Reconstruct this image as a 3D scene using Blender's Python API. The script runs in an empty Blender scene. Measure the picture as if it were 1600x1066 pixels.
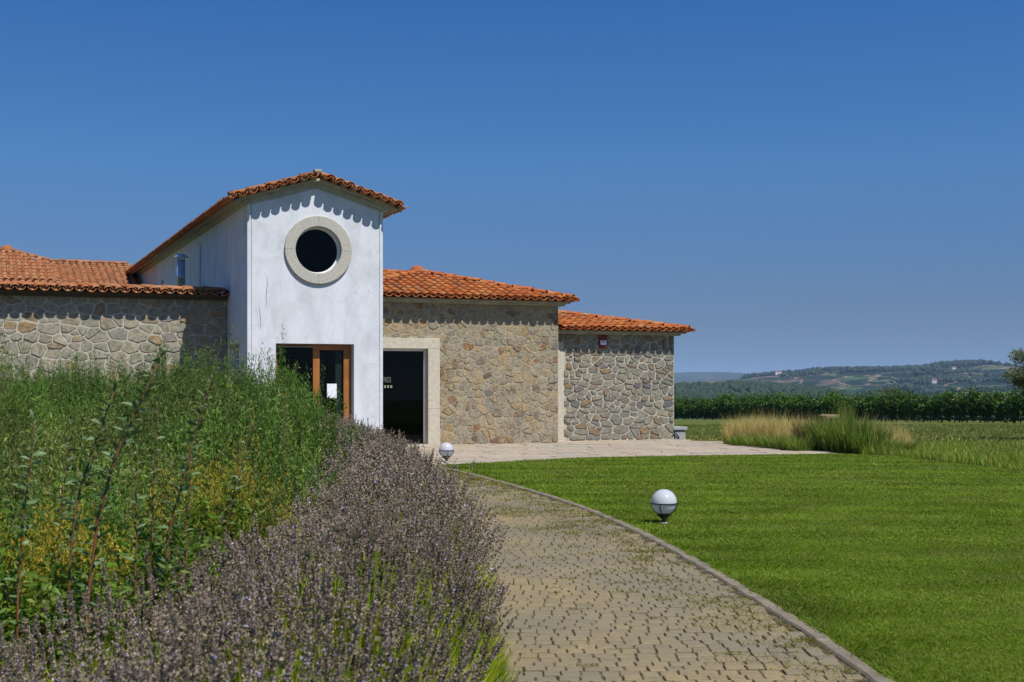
import bpy, bmesh, math, random
import numpy as np
from mathutils import Vector, Matrix
from mathutils.geometry import tessellate_polygon

random.seed(7)
rng = np.random.default_rng(7)
SC = bpy.context.scene
COL = SC.collection
R = math.radians

# ------------------------------------------------------------------ camera
F, CX, HY, EYE = 2000.0, 800.0, 597.0, 1.64      # focal length and horizon of the photograph (1600 px wide), eye height
cam = bpy.data.cameras.new("camera")
cam.sensor_width = 36.0
cam.lens = 45.0
cam.shift_y = 0.040
cam.clip_start = 0.05
cam.clip_end = 40000
cam.dof.use_dof = True
cam.dof.focus_distance = 26.0
cam.dof.aperture_fstop = 9.0
co = bpy.data.objects.new("camera", cam)
COL.objects.link(co)
co.location = (0, 0, EYE)
co.rotation_euler = (R(90), 0, 0)
SC.camera = co

# ------------------------------------------------------------------ sky and sun
SUN_EL = R(55.5)
SUN_AZ = math.atan2(0.62, -0.785)
S = Vector((math.sin(SUN_AZ) * math.cos(SUN_EL), math.cos(SUN_AZ) * math.cos(SUN_EL), math.sin(SUN_EL)))
w = bpy.data.worlds.new("World")
SC.world = w
w.use_nodes = True
nt = w.node_tree
nt.nodes.clear()
def wn(t, **k):
    n = nt.nodes.new(t)
    for a, b in k.items():
        setattr(n, a, b)
    return n
out = wn('ShaderNodeOutputWorld')
bg = wn('ShaderNodeBackground')
sky = wn('ShaderNodeTexSky', sky_type='NISHITA', sun_disc=False, sun_elevation=SUN_EL, sun_rotation=SUN_AZ,
         altitude=400, air_density=1.0, dust_density=0.6, ozone_density=2.5)
tc = wn('ShaderNodeTexCoord')
sx = wn('ShaderNodeSeparateXYZ')
cx = wn('ShaderNodeCombineXYZ')
m0 = wn('ShaderNodeMath', operation='MAXIMUM')
m1 = wn('ShaderNodeMath', operation='MULTIPLY_ADD')
m0.inputs[1].default_value = 0.0
m1.inputs[1].default_value = 1.35
m1.inputs[2].default_value = 0.10
nt.links.new(tc.outputs['Generated'], sx.inputs[0])
nt.links.new(sx.outputs[0], cx.inputs[0])
nt.links.new(sx.outputs[1], cx.inputs[1])
nt.links.new(sx.outputs[2], m0.inputs[0])
nt.links.new(m0.outputs[0], m1.inputs[0])
nt.links.new(m1.outputs[0], cx.inputs[2])
nt.links.new(cx.outputs[0], sky.inputs['Vector'])
tint = wn('ShaderNodeMix', data_type='RGBA', blend_type='MULTIPLY')
tint.inputs[0].default_value = 1.0
blue = wn('ShaderNodeValToRGB')      # a clear, deep blue summer sky: bluer with height, pale at the horizon
el = blue.color_ramp.elements
while len(el) < 6:
    el.new(0.5)
for e_, (p_, c_) in zip(el, ((0.0, (.35, .35, .375)), (.05, (.36, .375, .415)), (.163, (.345, .575, .74)), (.29, (.215, .54, .875)), (.5, (.17, .47, .85)), (1.0, (.15, .44, .83)))):
    e_.position = p_
    e_.color = (*c_, 1)
nt.links.new(m0.outputs[0], blue.inputs[0])
nt.links.new(blue.outputs[0], tint.inputs[7])
nt.links.new(sky.outputs[0], tint.inputs[6])
nt.links.new(tint.outputs[2], bg.inputs[0])
bg.inputs[1].default_value = 0.132
nt.links.new(bg.outputs[0], out.inputs[0])

sl = bpy.data.lights.new("sun", 'SUN')
sl.energy = 5.0
sl.angle = R(0.53)
sl.color = (1.0, 0.975, 0.94)
so = bpy.data.objects.new("sun", sl)
COL.objects.link(so)
so.location = S * 60
so.rotation_euler = S.to_track_quat('Z', 'Y').to_euler()

SC.view_settings.view_transform = 'Standard'
SC.view_settings.look = 'None'
SC.view_settings.exposure = 0.25
SC.view_settings.gamma = 1.0
SC.view_settings.use_curve_mapping = False
SC.render.engine = 'CYCLES'
SC.cycles.volume_step_rate = 4.0
SC.cycles.max_bounces = 8
SC.cycles.transparent_max_bounces = 12

# ------------------------------------------------------------------ helpers: objects
def obj(name, me, parent=None, m=None, mat=None):
    o = bpy.data.objects.new(name, me)
    COL.objects.link(o)
    if parent:
        o.parent = parent
    if m is not None:
        o.matrix_basis = m
    if mat and me and not me.materials:
        me.materials.append(mat)
    return o

def tag(o, label=None, cat=None, group=None, kind=None):
    if label: o['label'] = label
    if cat: o['category'] = cat
    if group: o['group'] = group
    if kind: o['kind'] = kind
    return o

def thing(name, label, cat, m=None, group=None):
    o = bpy.data.objects.new(name, None)
    o.empty_display_size = 0.2
    COL.objects.link(o)
    if m is not None:
        o.matrix_basis = m
    return tag(o, label, cat, group)

def copy_thing(root, m, label=None):
    r = root.copy()
    COL.objects.link(r)
    r.matrix_basis = m
    if label: r['label'] = label
    for ch in list(root.children):
        c = ch.copy()
        COL.objects.link(c)
        c.parent = r
        for g in list(ch.children):
            d = g.copy()
            COL.objects.link(d)
            d.parent = c
    return r

def T(x, y, z=0, rz=0, s=1):
    return Matrix.Translation((x, y, z)) @ Matrix.Rotation(rz, 4, 'Z') @ Matrix.Scale(s, 4)

class MB:
    """collects polygons into one mesh"""
    def __init__(self):
        self.v, self.f = [], []
    def poly(self, pts):
        n = len(self.v)
        self.v += [tuple(p) for p in pts]
        self.f.append(list(range(n, n + len(pts))))
    def mesh(self, V, Fs):
        n = len(self.v)
        self.v += [tuple(p) for p in V]
        self.f += [[i + n for i in f] for f in Fs]
    def box(self, x0, x1, y0, y1, z0, z1, ch=0.0):
        if ch:
            bm = bmesh.new()
            bmesh.ops.create_cube(bm, size=1)
            for v in bm.verts:
                v.co = Vector(((x0 + x1) / 2 + v.co.x * (x1 - x0), (y0 + y1) / 2 + v.co.y * (y1 - y0), (z0 + z1) / 2 + v.co.z * (z1 - z0)))
            bmesh.ops.bevel(bm, geom=bm.edges[:], offset=ch, segments=2, affect='EDGES', profile=0.6)
            bm.verts.index_update()
            self.mesh([v.co.copy() for v in bm.verts], [[v.index for v in f.verts] for f in bm.faces])
            bm.free()
            return
        V = [(x0, y0, z0), (x1, y0, z0), (x1, y1, z0), (x0, y1, z0), (x0, y0, z1), (x1, y0, z1), (x1, y1, z1), (x0, y1, z1)]
        self.mesh(V, [(0, 3, 2, 1), (4, 5, 6, 7), (0, 1, 5, 4), (1, 2, 6, 5), (2, 3, 7, 6), (3, 0, 4, 7)])
    def tube(self, pts, rad, n=8, caps=True):
        pts = [Vector(p) for p in pts]
        if not hasattr(rad, '__len__'):
            rad = [rad] * len(pts)
        base = len(self.v)
        for i, p in enumerate(pts):
            d = (pts[min(i + 1, len(pts) - 1)] - pts[max(i - 1, 0)]).normalized()
            a = d.orthogonal().normalized() if i == 0 else (a - d * a.dot(d)).normalized()
            b = d.cross(a)
            for k in range(n):
                t = 2 * math.pi * k / n
                self.v.append(tuple(p + (a * math.cos(t) + b * math.sin(t)) * rad[i]))
        for i in range(len(pts) - 1):
            for k in range(n):
                k2 = (k + 1) % n
                self.f.append([base + i * n + k, base + i * n + k2, base + (i + 1) * n + k2, base + (i + 1) * n + k])
        if caps:
            self.f.append([base + k for k in range(n)][::-1])
            self.f.append([base + (len(pts) - 1) * n + k for k in range(n)])
    def lathe(self, prof, n=24, cx=0, cy=0):
        base = len(self.v)
        for r, z in prof:
            for k in range(n):
                t = 2 * math.pi * k / n
                self.v.append((cx + r * math.cos(t), cy + r * math.sin(t), z))
        for i in range(len(prof) - 1):
            for k in range(n):
                k2 = (k + 1) % n
                self.f.append([base + i * n + k, base + i * n + k2, base + (i + 1) * n + k2, base + (i + 1) * n + k])
    def prism_xz(self, outer, holes, y0, y1):
        """polygon with holes in the xz plane, from y0 (front) to y1"""
        loops = [outer] + holes
        flat = [p for l in loops for p in l]
        tris = tessellate_polygon([[Vector((p[0], p[1], 0)) for p in l] for l in loops])
        n = len(self.v)
        self.v += [(p[0], y0, p[1]) for p in flat] + [(p[0], y1, p[1]) for p in flat]
        N = len(flat)
        for t in tris:
            self.f.append([n + t[0], n + t[1], n + t[2]])
            self.f.append([n + N + t[2], n + N + t[1], n + N + t[0]])
        k = n
        for l in loops:
            for i in range(len(l)):
                j = (i + 1) % len(l)
                self.f.append([k + i, k + j, k + N + j, k + N + i])
            k += len(l)
    def data(self, name, smooth=False, fix=True):
        me = bpy.data.meshes.new(name)
        me.from_pydata(self.v, [], self.f)
        if fix:
            bm = bmesh.new()
            bm.from_mesh(me)
            bmesh.ops.recalc_face_normals(bm, faces=bm.faces[:])
            bm.to_mesh(me)
            bm.free()
        if smooth:
            me.polygons.foreach_set('use_smooth', [True] * len(me.polygons))
        me.update()
        return me
    def build(self, name, mat, parent=None, smooth=False, m=None, fix=True):
        return obj(name, self.data(name, smooth, fix), parent, m, mat)

class Soup:
    """vectorised triangle soup"""
    def __init__(self):
        self.V, self.T, self.M, self.n = [], [], [], 0
    def add(self, V, tris, mi=0):
        """V (N,k,3), tris template (t,3) of k"""
        V = np.asarray(V, float)
        N, k = V.shape[:2]
        tr = np.asarray(tris)
        self.V.append(V.reshape(-1, 3))
        self.T.append((tr[None] + (np.arange(N) * k)[:, None, None]).reshape(-1, 3) + self.n)
        self.M.append(np.full(N * len(tr), mi, np.int32))
        self.n += N * k
    def data(self, name, mats, smooth=False):
        V, Tn, M = np.concatenate(self.V), np.concatenate(self.T), np.concatenate(self.M)
        me = bpy.data.meshes.new(name)
        me.vertices.add(len(V))
        me.vertices.foreach_set('co', V.astype(np.float32).ravel())
        me.loops.add(Tn.size)
        me.loops.foreach_set('vertex_index', Tn.astype(np.int32).ravel())
        me.polygons.add(len(Tn))
        me.polygons.foreach_set('loop_start', np.arange(0, Tn.size, 3, dtype=np.int32))
        me.polygons.foreach_set('material_index', M)
        if smooth:
            me.polygons.foreach_set('use_smooth', np.ones(len(Tn), bool))
        for m in mats:
            me.materials.append(m)
        me.update(calc_edges=True)
        return me

def norm(v):
    return v / np.maximum(np.linalg.norm(v, axis=-1, keepdims=True), 1e-9)

def blades(sp, p, d, L, W, bend, mi=0):
    d = norm(d)
    side = norm(np.cross(d, rng.normal(size=d.shape)))
    L = L[:, None]; W = W[:, None]
    p1 = p + d * L * .55 + bend * L * .25
    p2 = p + d * L + bend * L
    sp.add(np.stack([p - side * W / 2, p + side * W / 2, p1 - side * W * .42, p1 + side * W * .42, p2], 1),
           [(0, 1, 3), (0, 3, 2), (2, 3, 4)], mi)

def leaves(sp, p, d, L, W, mi=0, fold=0.25):
    d = norm(d)
    side = norm(np.cross(d, rng.normal(size=d.shape)))
    nn = np.cross(side, d)
    L = L[:, None]; W = W[:, None]
    mid = p + d * L * .45
    sp.add(np.stack([p, mid + side * W / 2 + nn * W * fold, p + d * L, mid - side * W / 2 + nn * W * fold], 1), [(0, 1, 2), (0, 2, 3)], mi)

# ------------------------------------------------------------------ helpers: materials
def mat_new(name, rough=0.8, spec=0.3):
    m = bpy.data.materials.new(name)
    m.use_nodes = True
    b = m.node_tree.nodes['Principled BSDF']
    b.inputs['Roughness'].default_value = rough
    b.inputs['Specular IOR Level'].default_value = spec
    return m, m.node_tree, b

def N(t, kind, **k):
    n = t.nodes.new(kind)
    for a, v in k.items():
        if a in n.inputs.keys() if isinstance(a, str) else False:
            n.inputs[a].default_value = v
        else:
            setattr(n, a, v)
    return n

ALB = 0.84      # one scale for all surface colours, so that sunlit surfaces keep their level under this sun
def ramp(t, stops, interp='LINEAR'):
    n = t.nodes.new('ShaderNodeValToRGB')
    e = n.color_ramp.elements
    n.color_ramp.interpolation = interp
    while len(e) < len(stops):
        e.new(0.5)
    for i, (p, c) in enumerate(stops):
        e[i].position = p
        e[i].color = (*[x * ALB for x in c], 1) if len(c) == 3 else c
    return n

def pos_vec(t, scale=(1, 1, 1)):
    g = t.nodes.new('ShaderNodeNewGeometry')
    mp = t.nodes.new('ShaderNodeMapping')
    mp.inputs['Scale'].default_value = scale
    t.links.new(g.outputs['Position'], mp.inputs['Vector'])
    return mp.outputs[0]

def noise(t, scale, detail=4, rough=0.6, vec=None, stretch=(1, 1, 1), dist=0.0):
    n = t.nodes.new('ShaderNodeTexNoise')
    n.inputs['Scale'].default_value = scale
    n.inputs['Detail'].default_value = detail
    n.inputs['Roughness'].default_value = rough
    n.inputs['Distortion'].default_value = dist
    t.links.new(vec or pos_vec(t, stretch), n.inputs['Vector'])
    return n.outputs['Fac']

def mixc(t, fac, a, b, mode='MIX'):
    n = t.nodes.new('ShaderNodeMix')
    n.data_type = 'RGBA'
    n.blend_type = mode
    for k, v in ((0, fac), (6, a), (7, b)):
        if hasattr(v, 'is_linked') or hasattr(v, 'links'):
            t.links.new(v, n.inputs[k])
        else:
            n.inputs[k].default_value = v if not isinstance(v, tuple) else (*v, 1)[:4]
    return n.outputs[2]

def maprange(t, v, a, b, c, d):
    n = t.nodes.new('ShaderNodeMapRange')
    for i, x in enumerate((a, b, c, d)):
        n.inputs[i + 1].default_value = x
    t.links.new(v, n.inputs[0])
    return n.outputs[0]

def bump(t, b, h, strength, dist=0.01):
    n = t.nodes.new('ShaderNodeBump')
    n.inputs['Strength'].default_value = strength
    n.inputs['Distance'].default_value = dist
    t.links.new(h, n.inputs['Height'])
    t.links.new(n.outputs[0], b.inputs['Normal'])

def rnd(t, obj_rand=True, island=True):
    """a random number per object and loose piece"""
    outs = []
    if obj_rand:
        outs.append(t.nodes.new('ShaderNodeObjectInfo').outputs['Random'])
    if island:
        outs.append(t.nodes.new('ShaderNodeNewGeometry').outputs['Random Per Island'])
    if len(outs) == 1:
        return outs[0]
    a = t.nodes.new('ShaderNodeMath'); a.operation = 'ADD'
    t.links.new(outs[0], a.inputs[0]); t.links.new(outs[1], a.inputs[1])
    f = t.nodes.new('ShaderNodeMath'); f.operation = 'FRACT'
    t.links.new(a.outputs[0], f.inputs[0])
    return f.outputs[0]

def mat_var(name, stops, rough=0.85, spec=0.25, nscale=6, namt=0.35, bscale=40, bstr=0.3, bdist=0.006, obj_rand=True, island=True, interp='LINEAR', stain=None, smear=None):
    """colour by piece, mottled by noise"""
    m, t, b = mat_new(name, rough, spec)
    r = ramp(t, stops, interp)
    t.links.new(rnd(t, obj_rand, island), r.inputs[0])
    c = r.outputs[0]
    nz = maprange(t, noise(t, nscale, 5, 0.65), 0.3, 0.7, 1 - namt, 1 + namt)
    c = mixc(t, 1.0, c, nz, 'MULTIPLY')
    if stain:
        sc, lo, hi, colr, amt = stain
        c = mixc(t, maprange(t, noise(t, sc, 5, 0.7, dist=0.4), lo, hi, 0, amt), c, colr)
    if smear:
        colr, lo, hi, amt = smear
        c = mixc(t, maprange(t, noise(t, 6.5, 6, 0.72, dist=.8), lo, hi, 0, amt), c, colr)
    t.links.new(c, b.inputs['Base Color'])
    if bstr:
        bump(t, b, noise(t, bscale, 4, 0.65), bstr, bdist)
    return m

def mat_leaf(name, stops, trans=0.3, rough=0.55, nscale=1.2, namt=0.3, spec=0.25, obj_rand=True, tint=None, through=(1.25, 1.3, 0.7)):
    m, t, b = mat_new(name, rough, spec)
    r = ramp(t, stops)
    t.links.new(rnd(t, obj_rand, True), r.inputs[0])
    nz = maprange(t, noise(t, nscale, 3), 0.3, 0.7, 1 - namt, 1 + namt)
    c = mixc(t, 1.0, r.outputs[0], nz, 'MULTIPLY')
    if tint:
        sc, lo, hi, colr, amt = tint
        c = mixc(t, maprange(t, noise(t, sc, 3), lo, hi, 0, amt), c, colr)
    t.links.new(c, b.inputs['Base Color'])
    tr = t.nodes.new('ShaderNodeBsdfTranslucent')
    t.links.new(mixc(t, 1.0, c, through, 'MULTIPLY'), tr.inputs[0])
    ms = t.nodes.new('ShaderNodeMixShader')
    ms.inputs[0].default_value = trans
    t.links.new(b.outputs[0], ms.inputs[1])
    t.links.new(tr.outputs[0], ms.inputs[2])
    t.links.new(ms.outputs[0], t.nodes['Material Output'].inputs['Surface'])
    return m

def mat_plain(name, col, rough=0.5, spec=0.4, metal=0.0, nscale=20, namt=0.1, bstr=0.0):
    m, t, b = mat_new(name, rough, spec)
    b.inputs['Metallic'].default_value = metal
    nz = maprange(t, noise(t, nscale, 4), 0.3, 0.7, 1 - namt, 1 + namt)
    k_ = 1.0 if metal else ALB
    t.links.new(mixc(t, 1.0, (*[x * k_ for x in col], 1), nz, 'MULTIPLY'), b.inputs['Base Color'])
    if bstr:
        bump(t, b, noise(t, nscale * 3, 4), bstr, 0.004)
    return m

def mat_glass(name, refl=0.06, tintc=(0.55, 0.6, 0.58)):
    m = bpy.data.materials.new(name)
    m.use_nodes = True
    t = m.node_tree
    t.nodes.remove(t.nodes['Principled BSDF'])
    tr = t.nodes.new('ShaderNodeBsdfTransparent')
    tr.inputs[0].default_value = (*tintc, 1)
    gl = t.nodes.new('ShaderNodeBsdfGlossy')
    gl.inputs['Roughness'].default_value = 0.02
    fr = t.nodes.new('ShaderNodeFresnel')
    fr.inputs[0].default_value = 1.45
    ms = t.nodes.new('ShaderNodeMixShader')
    t.links.new(maprange(t, fr.outputs[0], 0, 1, 0, .35), ms.inputs[0])
    t.links.new(tr.outputs[0], ms.inputs[1])
    t.links.new(gl.outputs[0], ms.inputs[2])
    t.links.new(ms.outputs[0], t.nodes['Material Output'].inputs['Surface'])
    return m

# ---- the materials
def make_plaster():
    m, t, b = mat_new('white_plaster', 0.9, 0.2)
    base = (0.57, 0.58, 0.60)
    streak = maprange(t, noise(t, 3.2, 6, 0.7, stretch=(1, 1, 0.28)), 0.43, 0.70, 0, 0.5)
    c = mixc(t, streak, base, (0.38, 0.39, 0.40))
    blot = maprange(t, noise(t, 1.7, 7, 0.72, dist=0.6), 0.47, 0.72, 0, 0.55)
    c = mixc(t, blot, c, (0.35, 0.35, 0.35))
    # hairline cracks
    v = t.nodes.new('ShaderNodeTexVoronoi')
    v.feature = 'DISTANCE_TO_EDGE'
    v.inputs['Scale'].default_value = 1.5
    nv = t.nodes.new('ShaderNodeTexNoise'); nv.inputs['Scale'].default_value = 2.5; nv.inputs['Detail'].default_value = 5
    pv = pos_vec(t)
    t.links.new(pv, nv.inputs['Vector'])
    add = t.nodes.new('ShaderNodeVectorMath'); add.operation = 'MULTIPLY_ADD'
    t.links.new(nv.outputs['Color'], add.inputs[0]); add.inputs[1].default_value = (0.7, 0.7, 0.7); t.links.new(pv, add.inputs[2])
    t.links.new(add.outputs[0], v.inputs['Vector'])
    cr = maprange(t, v.outputs['Distance'], 0.0, 0.012, 0.40, 0.0)
    gate = maprange(t, noise(t, 0.9, 2), 0.42, 0.6, 0, 1)
    mm = t.nodes.new('ShaderNodeMath'); mm.operation = 'MULTIPLY'
    t.links.new(cr, mm.inputs[0]); t.links.new(gate, mm.inputs[1])
    c = mixc(t, mm.outputs[0], c, (0.27, 0.27, 0.27))
    t.links.new(c, b.inputs['Base Color'])
    bump(t, b, noise(t, 60, 5, 0.7), 0.25, 0.004)
    return m

M = {}
M['plaster'] = make_plaster()
M['cornice_beige'] = mat_plain('cornice_paint', (0.40, 0.37, 0.27), 0.85, 0.2, nscale=5, namt=0.25, bstr=0.2)  # beige paint of the cornices, their own colour
M['granite'] = mat_plain('dressed_granite', (0.53, 0.47, 0.365), 0.85, 0.25, nscale=14, namt=0.16, bstr=0.25)
M['granite_ring'] = mat_plain('grey_granite', (0.45, 0.425, 0.355), 0.85, 0.25, nscale=30, namt=0.2, bstr=0.3)
M['mortar_tan'] = mat_plain('tan_mortar', (.36, .305, .21), 0.95, 0.1, nscale=9, namt=0.2, bstr=0.6)
M['mortar_pale'] = mat_plain('pale_mortar', (.44, .405, .325), 0.95, 0.1, nscale=9, namt=0.16, bstr=0.6)
STN = (4.0, 0.50, 0.72)
M['stone_warm'] = mat_var('warm_rubble_stone', [(0, (.30, .25, .165)), (.2, (.245, .225, .165)), (.40, (.345, .275, .165)), (.55, (.225, .205, .155)), (.68, (.36, .275, .15)), (.77, (.29, .19, .085)), (.83, (.16, .15, .13)), (.90, (.25, .125, .045)), (.94, (.13, .095, .075)), (1, (.32, .26, .17))],
                         nscale=13, namt=0.42, bscale=24, bstr=1.0, bdist=0.014, stain=(9.0, .52, .68, (.25, .14, .045), .65), smear=((.305, .255, .172), .51, .62, .8))
M['stone_grey'] = mat_var('grey_rubble_stone', [(0, (0.245, 0.222, 0.160)), (.25, (0.200, 0.192, 0.150)), (.45, (0.285, 0.252, 0.175)), (.62, (0.210, 0.198, 0.165)), (.74, (0.241, 0.181, 0.112)), (.83, (0.129, 0.129, 0.129)), (.90, (0.249, 0.168, 0.086)), (1, (0.202, 0.185, 0.138))],
                         nscale=13, namt=0.42, bscale=24, bstr=1.0, bdist=0.014, stain=(8.0, .57, .72, (.26, .155, .065), .5), smear=((.31, .285, .225), .60, .70, .4))
M['stone_pale'] = mat_var('pale_rubble_stone', [(0, (0.306, 0.276, 0.198)), (.3, (0.257, 0.240, 0.176)), (.55, (0.329, 0.289, 0.198)), (.70, (0.216, 0.209, 0.172)), (.84, (0.333, 0.258, 0.150)), (.92, (0.261, 0.169, 0.088)), (1, (0.297, 0.267, 0.194))],
                         nscale=11, namt=0.40, bscale=22, bstr=1.0, bdist=0.014, stain=(6.0, .58, .70, (.34, .19, .06), .6), smear=((.29, .265, .205), .52, .64, .75))
TILE = [(0, (.43, .125, .028)), (.25, (.36, .088, .020)), (.5, (.48, .165, .042)), (.68, (.30, .08, .022)), (.82, (.42, .17, .062)), (.92, (.25, .09, .035)), (1, (.40, .11, .028))]
M['tile'] = mat_var('terracotta_tile', TILE, nscale=9, namt=0.25, bscale=60, bstr=0.25, bdist=0.004, stain=(6.0, .55, .72, (.16, .105, .055), .55))
TILE_OLD = [(0, (.40, .15, .05)), (.3, (.34, .112, .036)), (.55, (.43, .185, .075)), (.8, (.28, .095, .033)), (1, (.37, .155, .058))]
M['tile_old'] = mat_var('weathered_terracotta_tile', TILE_OLD, nscale=9, namt=0.3, bscale=60, bstr=0.3, bdist=0.004, stain=(5.0, .50, .68, (.22, .18, .12), .75))
M['mortar_cap'] = mat_plain('grey_lime_mortar', (.34, .30, .23), 0.95, 0.1, nscale=12, namt=.3, bstr=.6)
M['wood'] = mat_plain('varnished_wood', (.33, .125, .028), 0.4, 0.4, nscale=3, namt=.3)
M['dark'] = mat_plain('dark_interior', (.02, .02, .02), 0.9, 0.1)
M['grey_cloth'] = mat_plain('grey_curtain', (.23, .25, .24), 0.9, 0.1)
M['glass'] = mat_glass('window_glass')
M['black_metal'] = mat_plain('black_painted_metal', (.012, .012, .013), 0.4, 0.5)
M['steel'] = mat_plain('galvanised_steel', (.55, .59, .66), 0.5, 0.5, metal=.6, nscale=6, namt=.12)
M['red_paint'] = mat_plain('red_plastic', (.20, .012, .015), 0.5, 0.3)
M['white_paint'] = mat_plain('white_plastic', (.78, .78, .78), 0.35, 0.4, namt=.03)
M['paper'] = mat_plain('white_paper', (.8, .82, .84), 0.7, 0.2, namt=.03)
M['grey_stone'] = mat_plain('grey_concrete', (.33, .34, .33), 0.85, 0.2, nscale=18, namt=.2, bstr=.3)
M['rust'] = mat_plain('rusty_iron', (.22, .11, .05), 0.8, 0.2)
M['globe'] = mat_leaf('opal_globe', [(0, (.80, .81, .84)), (1, (.80, .81, .84))], trans=.42, rough=.16, namt=.02, spec=.5, through=(1, 1, 1))

# ------------------------------------------------------------------ the lie of the land
def gz(Y):
    Y = np.asarray(Y, float)
    z = np.where(Y > 36, -(Y - 36) * 0.0222, 0)
    z = np.where(Y > 130, z - ((Y - 130) / 570.0).clip(0, 1) ** 1.3 * 48, z)
    return np.maximum(z, -62.0)

def gzf(Y):
    return float(gz(Y))

KERB = [(y_, x_ - .10) for (y_, x_) in [(0.5, 2.12), (4, 2.12), (7.0, 2.08), (8.8, 1.98), (11.6, 1.74), (14.4, 1.40), (17, .93), (19.5, .29), (23.3, -.84), (25.2, -1.6), (28, -2.8)]]
KY, KX = np.array([k[0] for k in KERB]), np.array([k[1] for k in KERB])
def smooth_interp(y):
    y = np.asarray(y, float)
    s = 0
    for o in (-1.0, -.5, 0, .5, 1.0):
        s = s + np.interp(y + o, KY, KX)
    return s / 5
def kerb_x(y):
    return smooth_interp(y)
TERR = [(-9, 19.9), (-1.2, 25.25), (-.6, 25.75), (1.38, 27.5), (4.28, 28.4), (7.6, 29.1)]
TX, TY = np.array([p[0] for p in TERR]), np.array([p[1] for p in TERR])
def terr_y(x):
    return np.interp(x, TX, TY)
# edge between the mown lawn and the weeds at the right
def lawn_far(x):
    return np.where(np.asarray(x) < 7.4, terr_y(x), np.interp(x, [7.4, 8.4, 9.4, 14, 22], [29.1, 28.2, 23.6, 19.5, 15.0]))

def make_ground():
    m, t, b = mat_new('meadow_ground', 0.95, 0.1)
    n1 = noise(t, 0.10, 6, 0.65, stretch=(1, 2.2, 1))
    r = ramp(t, [(.30, (.085, .125, .018)), (.5, (.11, .14, .024)), (.62, (.15, .145, .04)), (.75, (.09, .13, .02))])
    t.links.new(n1, r.inputs[0])
    n2 = maprange(t, noise(t, 3.0, 6, 0.75, stretch=(1, .5, 1)), 0.3, 0.7, 0.55, 1.3)
    t.links.new(mixc(t, 1.0, r.outputs[0], n2, 'MULTIPLY'), b.inputs['Base Color'])
    bump(t, b, noise(t, 9, 5, .7), 0.8, 0.05)
    ys = np.concatenate([np.arange(-30, 60, 3.), np.arange(60, 200, 8.), np.geomspace(200, 14000, 40)])
    us = np.linspace(-1, 1, 41)
    V = []
    for y in ys:
        half = 60 + max(y, 0) * 1.05
        z = gzf(y) - 0.03
        for u in us:
            V.append((u * half, y, z))
    Fs = []
    n = len(us)
    for i in range(len(ys) - 1):
        for j in range(n - 1):
            Fs.append((i * n + j, i * n + j + 1, (i + 1) * n + j + 1, (i + 1) * n + j))
    mb = MB(); mb.mesh(V, Fs)
    tag(mb.build('ground', m, smooth=True, fix=False), 'mown olive green grass falling away towards the valley', kind='structure')
make_ground()

def sheet(name, pts, z, mat):
    mb = MB()
    loops = [[Vector((p[0], p[1], 0)) for p in pts]]
    tris = tessellate_polygon(loops)
    V = [(p[0], p[1], z) for p in pts]
    Fs = []
    for t_ in tris:
        a, b_, c = (Vector((*pts[i], 0)) for i in t_)
        Fs.append(t_ if (b_ - a).cross(c - a).z > 0 else t_[::-1])
    mb.mesh(V, Fs)
    return tag(mb.build(name, mat, fix=False), kind='structure')

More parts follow.
